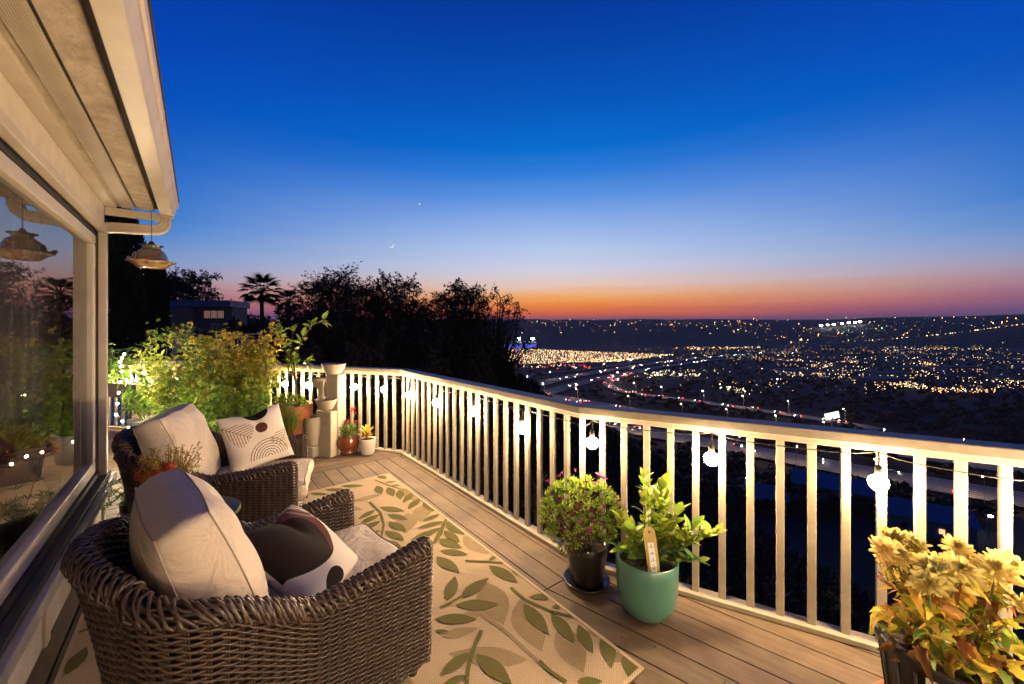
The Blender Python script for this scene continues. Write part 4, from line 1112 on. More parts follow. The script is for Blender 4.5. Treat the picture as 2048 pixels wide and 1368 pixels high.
fl_ = thing('fairy_lights', 'thin string of tiny white lights in the leaves, its low end added to light the pots', 'fairy lights', (-4.8, 4.95, 0))
mat('led_lit', (1, .78, .48), .3, emit=2300)
fp = [Vector((.0, 0, 1.26)), Vector((-.03, -.02, 1.17)), Vector((.0, -.03, 1.05)), Vector((.03, -.10, .80)), Vector((.12, -.22, .56)), Vector((.40, -.36, .44)), Vector((.75, -.48, .46)), Vector((1.05, -.56, .42)), Vector((1.32, -.70, .44)), Vector((1.58, -.86, .40))]  # low run round the pot rims is added to light the plants
MB().tube(fp, .0015, 4).build('cord', 'cord_black', fl_); led = MB().lathe([(0, -.011), (.007, -.007), (.009, 0), (.007, .007), (0, .011)], 8); ledo = None
for a, b in zip(fp, fp[1:]):
    for f in (.0, .5):
        if ledo is None: o = ledo = led.build('bulb', 'led_lit', fl_)
        else: o = ledo.copy(); COL.objects.link(o)
        o.location = a.lerp(b, f) - Vector((0, 0, .012))
# ---- galvanized tub with pepper plants
tub = thing('pepper_tub', 'pepper plants with long glossy leaves in a galvanized tub', 'potted plant', (-5.08, 5.62, 0))
pot(tub, wall_prof([(.20, .004), (.22, .15), (.226, .152), (.22, .16), (.24, .29), (.248, .292), (.25, .305)], .012), 'galvanized', 36, .225, .27)
pme = leaf_me('leaf', 'dark_leaf', LANCE, .35, .3); rp_ = random.Random(9); st = MB()
for k in range(11):
    a = rp_.uniform(0, 2 * PI); q = rp_.uniform(.1, .36); top = Vector((q * math.cos(a), q * math.sin(a), rp_.uniform(.6, 1.4))); p0 = Vector((.1 * math.cos(a), .1 * math.sin(a), .27)); st.tube([p0, p0.lerp(top, .5) + Vector((0, 0, .05)), top], [.007, .005, .003], 5)
    for j in range(24): put_leaf('leaf', pme, tub, p0.lerp(top, .35 + .65 * rp_.random()) + rdir(rp_) * .04, rdir(rp_) + Vector((0, 0, -.15)), (0, 0, 1), rp_.uniform(.10, .19), rp_.uniform(-.6, .6))
st.build('stem', 'green_stem', tub)
mb = MB(); cloud(mb, (.12, -.12, .42), (.03, .03, .03), 40, .035, [(.5, .1, .012), (.4, .06, .01)], rp_, wr=.7); mb.build('bloom', 'leaf', tub)

# ---- planter box on the far railing with leafy plants
mat('grey_wood', (.20, .165, .125), .8, noise=(6, .3), col2=(.13, .105, .08), stretch=(1, 8, 8))
aw = math.atan2(P2.y - P1.y, P2.x - P1.x)
pb = thing('planter_box', 'weathered wooden planter box full of leafy greens at the far railing', 'planter', (-6.02, 6.02, 0), aw + PI)
for nm, c_, d_ in (('side_board', (0, -.12, .66), (1.3, .02, .2)), ('side_board', (0, .12, .66), (1.3, .02, .2)), ('end_board', (-.64, 0, .66), (.02, .219, .199)), ('end_board', (.64, 0, .66), (.02, .219, .199)), ('bottom_board', (0, 0, .57), (1.258, .218, .018))): MB().box(c_, d_).build(nm, 'grey_wood', pb, bevel=.003)
MB().box((0, 0, .73), (1.25, .215, .02)).build('soil', 'soil', pb)
for x in (-.5, .5): MB().box((x, 0, .28), (.06, .2, .555)).build('leg', 'grey_wood', pb, bevel=.003)
rb_ = random.Random(12); st = MB(); pl2 = leaf_me('leaf', 'dark_leaf', OVAL, .3, .3)
for k in range(14):
    x = rb_.uniform(-.6, .6); top = Vector((x + rb_.uniform(-.12, .12), rb_.uniform(-.15, .1), rb_.uniform(1.0, 1.52))); p0 = Vector((x, 0, .73)); st.tube([p0, top], [.006, .003], 5)
    for j in range(17): put_leaf('leaf', pl2, pb, p0.lerp(top, .2 + .8 * rb_.random()) + rdir(rb_) * .06, rdir(rb_) + Vector((0, 0, -.1)), (0, 0, 1), rb_.uniform(.09, .16), rb_.uniform(-.6, .6))
st.build('stem', 'green_stem', pb)
vine = thing('squash_vine', 'rambling vine with small leaves reaching over the far railing', 'vine', (-5.0, 5.95, 0))
mb = MB(); rv = random.Random(6); vp = [Vector((-.6, .0, .95)), Vector((-.35, 0, 1.42)), Vector((0, -.02, 1.46)), Vector((.35, -.05, 1.36)), Vector((.62, -.08, 1.12)), Vector((.7, -.1, .9))]
MB().tube(vp, .008, 6).build('stem', 'green_stem', vine, True)
for a, b2 in zip(vp, vp[1:]):
    for k in range(80): p = a.lerp(b2, rv.random()) + Vector((rv.gauss(0, .07), rv.gauss(0, .06), rv.gauss(0, .08))); l = rv.uniform(.05, .1); mb.leaf(p, rdir(rv), rdir(rv) + Vector((0, 0, 1)), l, l * .6, jit(rv.choice((G1, G2, (.2, .2, .05))), .3, rv))
cloud(mb, (.62, -.08, 1.15), (.2, .15, .22), 500, .08, [G1, G2, (.2, .2, .05)], rv, wr=.55)
mb.build('foliage', 'leaf', vine, kind='stuff')
low = thing('potted_herb', 'low green herb with palmate leaves in a dark pot against the house wall', 'potted plant', P(4.18, -.36) + Vector((0, 0, 0)))
pot(low, wall_prof([(.07, .004), (.10, .18), (.105, .26)], .01), 'black_glaze', 26, .09, .23)
mb = MB()
for k in range(42):
    a = rv.uniform(0, 2 * PI); q = rv.uniform(.03, .2); c = Vector((q * math.cos(a), q * math.sin(a), .27 + rv.uniform(.0, .28) - q * .3)); dv = (c - Vector((0, 0, .15))).normalized()
    mb.tube([(0, 0, .23), c], .002, 3, (.08, .14, .03))
    for j in range(9):
        d = Matrix.Rotation(2 * PI * j / 9, 3, dv) @ (dv.orthogonal() + dv * .5); l = rv.uniform(.05, .075); mb.leaf(c, d, dv, l, l * .2, jit((.09, .19, .03), .3, rv))
mb.build('foliage', 'leaf', low, kind='stuff')

# ---- white pot with red strawflower between the chairs
rp2 = thing('potted_strawflower', 'yellow sprigs and red blooms in a white ruffled pot on the side table', 'potted plant', (-1.905, 2.225, .567))
b_ = MB(); 
prf = [(0, .003), (.055, .003), (.07, .05), (.085, .13), (.082, .16), (.098, .19), (.09, .19), (.075, .155), (0, .15)]
b_.lathe(prf, 40); b_.v = [(x * (1 + .06 * math.sin(math.atan2(y_, x) * 6) * (z / .19) ** 2), y_ * (1 + .06 * math.sin(math.atan2(y_, x) * 6) * (z / .19) ** 2), z + .012 * math.sin(math.atan2(y_, x) * 5) * (z / .19) ** 3) for x, y_, z in b_.v]
b_.build('pot', 'white_ceramic', rp2, True)
mb = MB()
for k in range(110):
    a = rv.uniform(0, 2 * PI); q = rv.uniform(.02, .16); tip = Vector((q * math.cos(a), q * math.sin(a), .17 + rv.uniform(.03, .17))); g_ = jit((.36, .26, .045), .35, rv)
    mb.tube([(.05 * math.cos(a), .05 * math.sin(a), .15), tip], .0018, 3, g_)
    for j in range(9): mb.leaf(tip - Vector((0, 0, .05)) * rv.random(), rdir(rv) + Vector((0, 0, .8)), rdir(rv), rv.uniform(.012, .026), .006, g_)
mb.build('sprigs', 'leaf', rp2, kind='stuff')
mat('red_bloom', (.5, .04, .015), .5, trans=.15)
for c_, s_ in (((-.02, -.06, .235), .055), ((-.075, -.07, .215), .042), ((.035, -.04, .245), .035)):
    b_ = MB()
    for k in range(5): rr_ = s_ * (1 - k * .18); b_.lathe([(rr_ * .3, .004 * k - .01), (rr_ * .9, .006 * k), (rr_, .006 * k + .012), (rr_ * .8, .006 * k + .016)], 22)
    b_.build('bloom', 'red_bloom', rp2, True, loc=c_, rot=(R(35), 0, .3))

# ================================================================== FOUNTAIN
mat('cast_stone', (.46, .40, .31), .8, noise=(8, .3), col2=(.38, .33, .255), bump=(35, .3, .004))
fo = thing('tiered_fountain', 'pale cast stone fountain of stacked bowls over an urn', 'fountain', (-2.30, 4.98, 0), R(-18))
def slab(x0, x1, y0, y1, z0, z1, nm='column', b=.008): MB().box(((x0 + x1) / 2, (y0 + y1) / 2, (z0 + z1) / 2), (x1 - x0, y1 - y0, z1 - z0)).build(nm, 'cast_stone', fo, bevel=b)
def bowl(c, r, h, nm, half=True, depth=.0):
    MB().lathe([(0, 0), (r * .55, 0), (r * .62, .01), (r * .86, h * .55), (r * .97, h * .9), (r, h), (r * .93, h), (r * .84, h * .6), (r * .5, h * .25), (0, h * .22)], 30, sy=.85).build(nm, 'cast_stone', fo, True, loc=c)
slab(-.02, .14, .0, .13, .1, 1.0, b=.012)
slab(-.155, -.065, .02, .12, .1, .86)
slab(-.07, .135, -.10, .0, .0, .56, b=.012)
slab(-.165, .165, -.01, .15, 0, .11, 'base', .02)
slab(-.17, -.03, -.17, -.03, 0, .13, 'base', .018)
bowl((.05, .04, 1.0), .14, .13, 'bowl')
bowl((-.105, .0, .83), .098, .12, 'bowl')
bowl((.035, -.06, .575), .12, .125, 'bowl')
MB().lathe([(0, .13), (.055, .13), (.062, .15), (.085, .27), (.098, .38), (.1, .45), (.094, .475), (.1, .485), (.092, .488), (.085, .46), (0, .44)], 30).build('urn', 'cast_stone', fo, True, loc=(-.10, -.10, 0))
sp = MB()
sp.tube([(-.02, -.05, .70), (-.015, -.055, .80), (-.03, -.06, .86), (-.045, -.065, .91)], [.018, .013, .01, .006], 8)
sp.tube([(-.015, -.055, .80), (.0, -.06, .87), (-.005, -.065, .92)], [.011, .009, .005], 8); sp.box((-.02, -.05, .715), (.06, .05, .03))
sp.build('spout', 'cast_stone', fo, True)

fo.scale = (1.14, 1.08, 1)
# ================================================================== BIRD FEEDER
fd = thing('bird_feeder', 'painted ceramic bird feeder hanging on a chain under the gutter elbow', 'bird feeder', atd(303, 537, 3.36))
mcer = mat('painted_ceramic', (.24, .10, .04), .18, noise=(28, .12, 2), col2=(.42, .30, .13), coat=.4)
mat('ceramic_dark', (.03, .02, .016), .2, coat=.4); mat('ceramic_teal', (.06, .14, .13), .2, noise=(30, .2), col2=(.20, .13, .05), coat=.4); mat('ceramic_red', (.42, .05, .02), .3); mat('ceramic_green', (.28, .30, .06), .3)
MB().lathe([(0, 0), (.085, .002), (.10, .012), (.122, .035), (.15, .05), (.163, .054), (.161, .058), (.134, .048), (.10, .03), (0, .025)], 36).build('dish', 'painted_ceramic', fd, True)
MB().lathe([(.108, .03), (.110, .07), (.104, .105), (.086, .14), (.062, .16), (.052, .168), (.066, .186), (.068, .19)], 30).build('dome', 'ceramic_teal', fd, True)
MB().lathe([(0, .206), (.02, .204), (.078, .194), (.08, .19), (0, .189)], 30).lathe([(0, .232), (.012, .228), (.02, .215), (.02, .204)], 14).build('lid', 'ceramic_dark', fd, True)
hm = Matrix.Rotation(R(-32), 4, 'Z')
MB().lathe([(0, 0), (.036, 0)], 22, sy=.9).build('opening', 'gap_black', fd, loc=hm @ Vector((0, -.1095, .085)), rot=(R(84), 0, R(-32)))
MB().tube([Vector((.038 * math.cos(a), .036 * math.sin(a), 0)) for a in [2 * PI * k / 24 for k in range(24)]], .005, 6, closed=True).build('opening_rim', 'painted_ceramic', fd, True, loc=hm @ Vector((0, -.110, .085)), rot=(R(84), 0, R(-32)))
dec = MB()
for a, z, s_ in ((-1.1, .075, .022), (-.9, .10, .018), (-1.35, .055, .02), (-.55, .115, .02), (-.4, .085, .016)):
    for k in range(6): d = Vector((math.cos(a + k), math.sin(k * 1.05) * .6, math.sin(k * 1.05))); dec.leaf((.112 * math.cos(a), .112 * math.sin(a), z), d, (math.cos(a), math.sin(a), 0), s_, s_ * .5)
dec.build('painted_flower', 'ceramic_red', fd)
bd = MB().tube([(-.035, 0, .022), (-.015, 0, .016), (.008, 0, .02), (.022, 0, .034), (.032, 0, .036), (.042, 0, .033)], [.003, .014, .018, .014, .010, .002], 10)
bird = bd.build('bird_figure', 'ceramic_green', fd, True, loc=(-.145, -.03, .055), rot=(0, 0, 2.9))
MB().tube([(.02, -.013, .034), (.024, -.012, .04)], .004, 6).build('wing', 'ceramic_red', bird)
chn = MB()
for k in range(13):
    z = .225 + .011 * k; ax = (1, 0) if k % 2 else (0, 1)
    chn.tube([(ax[0] * .0045 * math.cos(a), ax[1] * .0045 * math.cos(a), z + .0075 * math.sin(a)) for a in [2 * PI * q / 10 for q in range(10)]], .0014, 4, closed=True)
chn.tube([(0, 0, .36), (0, 0, .47), (-.012, 0, .482), (-.018, 0, .47)], .0022, 5)
chn.build('chain', 'dark_metal', fd)

# ================================================================== BEHIND THE WINDOW
jugp = P(3.50, -.86); 
jug = thing('clay_jug', 'sandy clay jug with a looped handle standing inside the window', 'jug', (jugp.x, jugp.y, .442))
mat('clay', (.74, .54, .34), .8, noise=(10, .3), col2=(.64, .45, .27), bump=(40, .3))
MB().lathe([(0, 0), (.10, 0), (.125, .02), (.17, .10), (.178, .16), (.165, .22), (.13, .28), (.105, .32), (.10, .36), (.115, .40), (.105, .40), (.09, .36), (0, .3)], 36).build('body', 'clay', jug, True)
for a in (-.9, 2.3):
    MB().tube([(.10 * math.cos(a), .10 * math.sin(a), .365), (.13 * math.cos(a), .13 * math.sin(a), .375), (.158 * math.cos(a), .158 * math.sin(a), .35), (.165 * math.cos(a), .165 * math.sin(a), .29), (.16 * math.cos(a), .16 * math.sin(a), .235)], .011, 8).build('handle', 'clay', jug, True)
df = MB(); rj = random.Random(2)
for k in range(1500):
    d = rdir(rj); d.z = abs(d.z) * .9; q = .2 * rj.random() ** .4; c = Vector((d.x * q, d.y * q, .40 + d.z * q * 1.0)); l = rj.uniform(.025, .06)
    col = rj.choice(((.66, .52, .28), (.72, .58, .34), (.7, .42, .2))) if d.x < .4 else rj.choice(((.8, .42, .2), (.7, .34, .16)))
    df.leaf(c, d + rdir(rj) * .5, rdir(rj), l, l * .3, jit(col, .25, rj))
tag(df.build('dried_flowers', 'leaf', loc=(jugp.x, jugp.y, .442)), 'bunch of straw and orange dried flowers in the clay jug', 'dried flowers')
ms = bpy.data.materials.new('sheer'); ms.use_nodes = True; t = ms.node_tree; b = t.nodes['Principled BSDF']; b.inputs['Base Color'].default_value = (.55, .47, .52, 1); b.inputs['Roughness'].default_value = .8
tr = t.nodes.new('ShaderNodeBsdfTransparent'); mx = t.nodes.new('ShaderNodeMixShader'); mx.inputs[0].default_value = .82
t.links.new(b.outputs[0], mx.inputs[1]); t.links.new(tr.outputs[0], mx.inputs[2]); t.links.new(mx.outputs[0], t.nodes['Material Output'].inputs[0]); MATS['sheer'] = ms
cv = MB(); nn_ = 120
for zi, z in enumerate((.32, 1.0, 1.7, 2.36)):
    for k in range(nn_ + 1):
        f = k / nn_; x = -1.75 + 1.5 * f; cv.v.append((x, .27 + .022 * math.sin(f * 46 + .5 * math.sin(f * 9)) * (1 - .2 * zi / 3) + .01 * math.sin(f * 13 + zi), z)); cv.c.append((1, 1, 1))
for i in range(3):
    for k in range(nn_): a = i * (nn_ + 1) + k; cv.f.append((a, a + 1, a + nn_ + 2, a + nn_ + 1))
tag(cv.build('sheer_curtain', 'sheer', smooth=True, loc=P(4.64, -.6), rot=(0, 0, UANG)), 'sheer pale curtain hanging behind the picture window', 'curtain')

# ================================================================== TREES ON THE HILL
mat('tree_leaf', attr=True, rough=.6, trans=.15, spec=.2)
TC = [(.055, .050, .020), (.04, .042, .016), (.07, .058, .028)]
def tree(name, label, cat, px, top, D, wpx, base_z=None, nclump=26, nleaf=140, L=.22, dome=.55, trunk_h=None, lean=0, seed=0, group=None, fill=.7, wr=.42):
    r = random.Random(seed); x = (px - 1024) / FPX * D
    gz = terr(x, D) if base_z is None else base_z
    zt = EYE + (HORY - top) * D / FPX; H = zt - gz; W = wpx * D / FPX / 2
    t_ = thing(name, label, cat, (x, D, gz), group=group)
    th = trunk_h * H if trunk_h else .3 * H
    trk = MB(); lf = MB()
    trk.tube([(0, 0, -.6), (lean * .1, 0, th * .5), (lean * .4, 0, th), (lean * .8, 0, H * .6), (lean, 0, H * .8)], [.04 * H ** .8, .034 * H ** .8, .026 * H ** .8, .014 * H ** .8, .006 * H ** .8], 7)
    cz = th + (H - th) * .48
    for k in range(nclump):
        d = rdir(r); q = r.random() ** .38
        c = Vector((lean * .8 + d.x * W * q * .85, d.y * W * q * .85, cz + d.z * (H - th) * dome * q * .85))
        if c.z > H - .1: c.z = H - .3
        trk.tube([(lean * .4, 0, th * .8 + .2 * r.random() * H), Vector((lean * .5, 0, th)).lerp(c, .55) + rdir(r) * .15, c], [.012 * H ** .8, .007 * H ** .8, .003 * H ** .8], 4)
        rr_ = W * r.uniform(.2, .42)
        tn = max(5, nleaf // 12)
        for _ in range(tn):
            dv = rdir(r); dv.z = dv.z * fill + .15; tip_ = c + dv * rr_ * r.uniform(.7, 1.15); mid_ = c.lerp(tip_, .5) + rdir(r) * rr_ * .12
            trk.tube([c, mid_, tip_], [.0016 * H ** .8 + .004, .0012 * H ** .8 + .003, .004], 3)
            for _ in range(12):
                f_ = r.random() ** .6; q_ = (c.lerp(mid_, f_ * 2) if f_ < .5 else mid_.lerp(tip_, f_ * 2 - 1)); l_ = L * r.uniform(.55, 1.2)
                lf.leaf(q_ + rdir(r) * L * .3, dv + rdir(r) * 1.1 - Vector((0, 0, .25)), rdir(r) + Vector((0, 0, .8)), l_, l_ * wr, jit(r.choice(TC), .4, r), droop=.3)
    trk.build('trunk', 'bark', t_); lf.build('crown', 'tree_leaf', t_, kind='stuff')
    return t_
tree('spreading_tree', 'broad dome shaped tree silhouetted on the hill behind the plants', 'tree', 688, 543, 30, 225, nclump=150, nleaf=170, L=.20, seed=1, trunk_h=.4)
tree('leafy_tree', 'loose crowned tree touching the broad dome tree', 'tree', 806, 541, 31, 165, nclump=95, nleaf=140, L=.22, seed=2, trunk_h=.35)
tree('eucalyptus_tree', 'dense dark tree beside the slender airy tree at the slope edge', 'tree', 915, 556, 29, 168, nclump=130, nleaf=170, L=.22, seed=3, trunk_h=.3)
tree('slender_tree', 'slender airy tree leaning out against the orange sunset', 'tree', 985, 570, 28, 135, nclump=85, nleaf=60, L=.20, seed=4, trunk_h=.42, lean=.55, fill=.9)
tree('garden_tree', 'leafy tree rising behind the neighbouring tan house', 'tree', 385, 530, 44, 125, nclump=70, nleaf=150, L=.32, seed=5, trunk_h=.3)
tree('garden_tree', 'low round tree between the neighbouring house and the palms', 'tree', 478, 598, 46, 80, nclump=26, nleaf=90, L=.3, seed=6, trunk_h=.2)
tree('garden_tree', 'small tree filling the gap beside the slim cypress', 'tree', 296, 545, 40, 60, nclump=24, nleaf=90, L=.3, seed=16, trunk_h=.2)
rb = random.Random(31)
BUSH = 'dark rounded bush under the tall trees of the thicket beyond the railing'
for px, top, D, w in ((470, 632, 24, 120), (560, 614, 30, 130), (640, 602, 27, 130), (720, 612, 24, 140), (800, 612, 25, 130), (880, 616, 24, 130), (950, 640, 25, 110), (1000, 700, 27, 70), (620, 660, 19, 140), (740, 668, 18, 140), (860, 680, 18, 140), (960, 712, 19, 110), (520, 660, 18, 120), (1040, 745, 24, 90), (420, 665, 26, 100)):
    x = (px - 1024) / FPX * D
    tree('hillside_bush', BUSH if D > 20 else 'dark rounded bush in the front row of the thicket beyond the railing', 'bush', px, top, D, w, nclump=34, nleaf=150, L=.36, trunk_h=.05, dome=.56, seed=rb.randrange(999), group='back row of dark bushes beyond the railing' if D > 20 else 'front row of dark bushes beyond the railing', fill=1.1, wr=.6)
SH = 'low leafy shrub growing on the slope just below the deck'
for px, top, D, w in ((760, 830, 8.5, 210), (900, 850, 8, 220), (1050, 880, 7.5, 220), (1250, 960, 7.5, 210), (1480, 1010, 7.0, 240), (1700, 1075, 6.2, 280), (1900, 1010, 5.6, 300), (2060, 1000, 5.0, 300), (1990, 1090, 4.6, 260), (680, 830, 9.5, 150), (1160, 900, 9, 180), (1380, 1060, 6.5, 200), (1580, 1080, 6.4, 200)):
    tree('slope_shrub', SH, 'shrub', px, top, D, w, nclump=20, nleaf=110, L=.085, trunk_h=.1, dome=.5, seed=rb.randrange(999), group='shrubs on the slope below the deck', fill=.9, wr=.4)
# cypresses: columns of upright sprays
def cypress(px, top, D, wpx, label, seed):
    r = random.Random(seed); x = (px - 1024) / FPX * D; gz = terr(x, D); H = EYE + (HORY - top) * D / FPX - gz; W = wpx * D / FPX / 2
    c = thing('cypress_tree', label, 'tree', (x, D, gz)); MB().tube([(0, 0, -.5), (0, 0, H * .9)], [.16, .02], 7).build('trunk', 'bark', c); m = MB()
    for k in range(7500):
        f = r.random(); z = .3 + f * (H - .3); a = r.uniform(0, 2 * PI); q = W * (1 - .35 * f - .6 * max(0, f - .8) / .2) * (.92 + .13 * math.sin(a * 5 + z * 2.3)) * (.85 + .15 * r.random())
        l = r.uniform(.16, .4); m.leaf((q * math.cos(a), q * math.sin(a), z), (math.cos(a) * .5, math.sin(a) * .5, 1), (math.cos(a), math.sin(a), .3), l, l * .5, jit((.022, .032, .016), .4, r))
    m.build('crown', 'tree_leaf', c, kind='stuff')
cypress(243, 395, 16, 92, 'very tall wide cypress column close to the house corner', 1)
cypress(312, 505, 21, 46, 'slim pointed cypress behind the bird feeder', 2)
# palms
def palm(px, top, D, rpx, label, seed, tr=.22):
    r = random.Random(seed); x = (px - 1024) / FPX * D; gz = terr(x, D); rad = rpx * D / FPX; H = EYE + (HORY - top) * D / FPX - gz - rad * .55
    c = thing('palm_tree', label, 'palm tree', (x, D, gz)); MB().tube([(0, 0, -.5), (.1, 0, H * .5), (0, 0, H)], [tr * 1.3, tr, tr * .9], 8).build('trunk', 'bark', c)
    for k in range(34):
        m = MB(); a = k * 2.4; e_ = 1.25 - 1.9 * (k / 34) + r.uniform(-.1, .1); d = Vector((math.cos(a) * math.cos(e_), math.sin(a) * math.cos(e_), math.sin(e_)))
        hub = d * rad * .55; m.tube([(0, 0, 0), hub], [.035, .02], 4, (.03, .035, .015)); side = d.cross(Vector((0, 0, 1))).normalized()
        for j in range(15):
            g_ = -1.15 + 2.3 * j / 14; dd = (d * math.cos(g_) + side * math.sin(g_)).normalized(); m.leaf(hub, dd + Vector((0, 0, -.18)), (0, 0, 1), rad * .52 * math.cos(g_ * .5), rad * .075, jit((.03, .038, .016), .3, r), droop=.25)
        m.build('frond', 'tree_leaf', c, loc=(0, 0, H))
palm(523, 560, 46, 42, 'tall fan palm standing above the tomato plants', 3)
palm(577, 588, 47, 30, 'short palm beside the tall fan palm', 4)

# ================================================================== NEIGHBOURING HOUSES
mat('tan_stucco', (.26, .18, .12), .9, noise=(1.5, .3), col2=(.2, .14, .09)); mat('slate_roof', (.12, .12, .19), .5); mat('sky_tint_roof', (.10, .17, .24), .35, spec=.6); mat('warm_glass', (.9, .45, .28), .3, emit=.16); mat('pale_wall', (.42, .42, .44), .8)  # shed and roadside roofs: the sky's blue reflection is put into the colour
nh = thing('neighbour_house', 'tan stucco house with a flat violet roof beyond the garden', 'house', (-27.9, 35, -2.8), R(6))
def nb(nm, x0, x1, y0, y1, z0, z1, m, par=nh, b=.02): return MB().box(((x0 + x1) / 2, (y0 + y1) / 2, (z0 + z1) / 2), (x1 - x0, y1 - y0, z1 - z0)).build(nm, m, par, bevel=b)
nb('wall', -2.6, 3.2, 0, 2.4, 0, 6.15, 'tan_stucco'); nb('roof', -2.9, 3.3, -.5, 2.7, 6.16, 6.75, 'slate_roof')
nb('parapet', -3.1, 2.6, -2.0, -.02, 0, 4.55, 'tan_stucco'); nb('parapet_cap', -3.2, 2.7, -2.1, 0.0, 4.56, 4.72, 'tan_stucco'); nb('chimney', -1.6, .2, -.9, -.01, 4.73, 6.1, 'tan_stucco')
nb('garage_door', -1.3, 1.9, -2.06, -2.005, 2.2, 3.9, 'pale_wall'); nb('bay', -2.2, -1.7, -2.06, -2.005, 1.0, 3.6, 'pale_wall')
w = nb('window', .85, 2.6, -.05, -.004, 5.1, 5.95, 'joist')
for k in range(3): nb('pane', .92 + .56 * k, 1.42 + .56 * k, -.06, -.052, 5.2, 5.85, 'warm_glass', w, 0)
sh = thing('garden_shed', 'low dark shed with a blue lit roof at the foot of the tall cypress', 'shed', (-16.1, 14.0, -2.7), R(25))
MB().box((0, 0, 2.1), (2.2, 2.0, 4.2)).build('wall', 'tan_stucco', sh)
MB().add([(-1.25, -1.15, 4.2), (1.25, -1.15, 4.2), (1.25, 1.15, 5.0), (-1.25, 1.15, 5.0), (-1.25, -1.15, 4.3), (1.25, -1.15, 4.3), (1.25, 1.15, 5.1), (-1.25, 1.15, 5.1)], [(3, 2, 1, 0), (4, 5, 6, 7), (0, 1, 5, 4), (1, 2, 6, 5), (2, 3, 7, 6), (3, 0, 4, 7)]).build('roof', 'sky_tint_roof', sh)
mat('tarp_blue', (.02, .09, .28), .5, bump=(3, .5, .05))
tp = MB()
for a in range(9):
    for b2 in range(9): tp.v.append((-1 + a * .25, b2 * .2, .5 - b2 * .02 + .05 * math.sin(a * 1.7 + b2))); tp.c.append((1, 1, 1))
for a in range(8):
    for b2 in range(8): i = a * 9 + b2; tp.f.append((i, i + 9, i + 10, i + 1))
tpo = tp.build('garden_tarp', 'tarp_blue', smooth=True, loc=(-7.1, 7.4, -1.1), rot=(R(60), 0, R(10))); tag(tpo, 'blue tarp spread out behind the far railing', 'tarp')

# ================================================================== VALLEY
mat('asphalt', (.20, .18, .15), .8, noise=(.15, .3), col2=(.15, .135, .11)); mat('lane_paint', (.6, .6, .58), .6)
def smooth_path(pts, n=10):
    out = []
    P_ = [pts[0]] + list(pts) + [pts[-1]]
    for i in range(1, len(P_) - 2):
        a, b, c, d = (np.array(P_[i + k], float) for k in (-1, 0, 1, 2))
        for k in range(n):
            t_ = k / n; out.append(.5 * ((2 * b) + (-a + c) * t_ + (2 * a - 5 * b + 4 * c - d) * t_ ** 2 + (-a + 3 * b - 3 * c + d) * t_ ** 3))
    out.append(np.array(pts[-1], float)); return [(float(p[0]), float(p[1])) for p in out]
def ribbon(mb, path, off, w, dz):
    vs = []
    for i, p in enumerate(path):
        a, b = path[max(0, i - 1)], path[min(len(path) - 1, i + 1)]; tx, ty = b[0] - a[0], b[1] - a[1]; l = math.hypot(tx, ty) or 1; nx, ny = -ty / l, tx / l
        zc = terr(p[0], p[1]) + dz
        for o_ in (off - w / 2, off + w / 2): vs.append((p[0] + nx * o_, p[1] + ny * o_, zc))
    mb.add(vs, [(2 * i, 2 * i + 1, 2 * i + 3, 2 * i + 2) for i in range(len(path) - 1)])
ROADS = {}
mat('concrete', (.3, .3, .3), .8)
def road(name, pts, w, lines, n=10):
    pa = smooth_path(pts, n); ROADS[name] = pa; m = MB(); ribbon(m, pa, 0, w, 1.8); o = struct(m.build(name, 'asphalt')); l = MB()
    for x in lines: ribbon(l, pa, x, .45, 1.86)
    l.build('lane_line', 'lane_paint', o, kind='stuff')
def fl(px, py): p = gnd(px, py, FLOOR + 2); return (p.x, p.y)
NFB = [(-30, 480), (20, 428), (103, 337), (160, 287), (205, 244), (262, 196), (340, 140)]
NF0 = [(x - 17, y - 16) for x, y in NFB]
road('freeway', NF0, 25, (-12, -8.4, -4.8, -1.2, 2.4, 6, 9.6, 12))
nf = [(x + 27, y + 25) for x, y in NFB]
road('freeway', nf, 25, (-12, -8.4, -4.8, -1.2, 2.4, 6, 9.6, 12)); 
nearA = smooth_path(NF0); nearB = smooth_path(nf)
farA = [fl(1060, 775), fl(1130, 757), fl(1220, 741), fl(1310, 727), fl(1420, 715), fl(1560, 704)]
farB = [fl(1085, 790), fl(1160, 768), fl(1250, 748), fl(1340, 732), fl(1450, 718), fl(1600, 706)]
road('freeway', farA, 24, (-11, -5, 1, 7, 11)); farA = ROADS['freeway']
road('freeway', farB, 22, (-10, -4, 2, 8)); farB = ROADS['freeway']
ramp_ = [fl(1262, 748), fl(1226, 760), fl(1216, 770), fl(1240, 782), fl(1300, 793), fl(1400, 806), fl(1500, 820), fl(1620, 838), fl(1760, 862)]
road('slip_road', ramp_, 15, (-7, -2, 3, 7)); ramp_ = ROADS['slip_road']
road('slip_road', [fl(1050, 757), fl(1065, 750), fl(1100, 746), fl(1180, 738), fl(1280, 724)], 14, (-6, 0, 6))
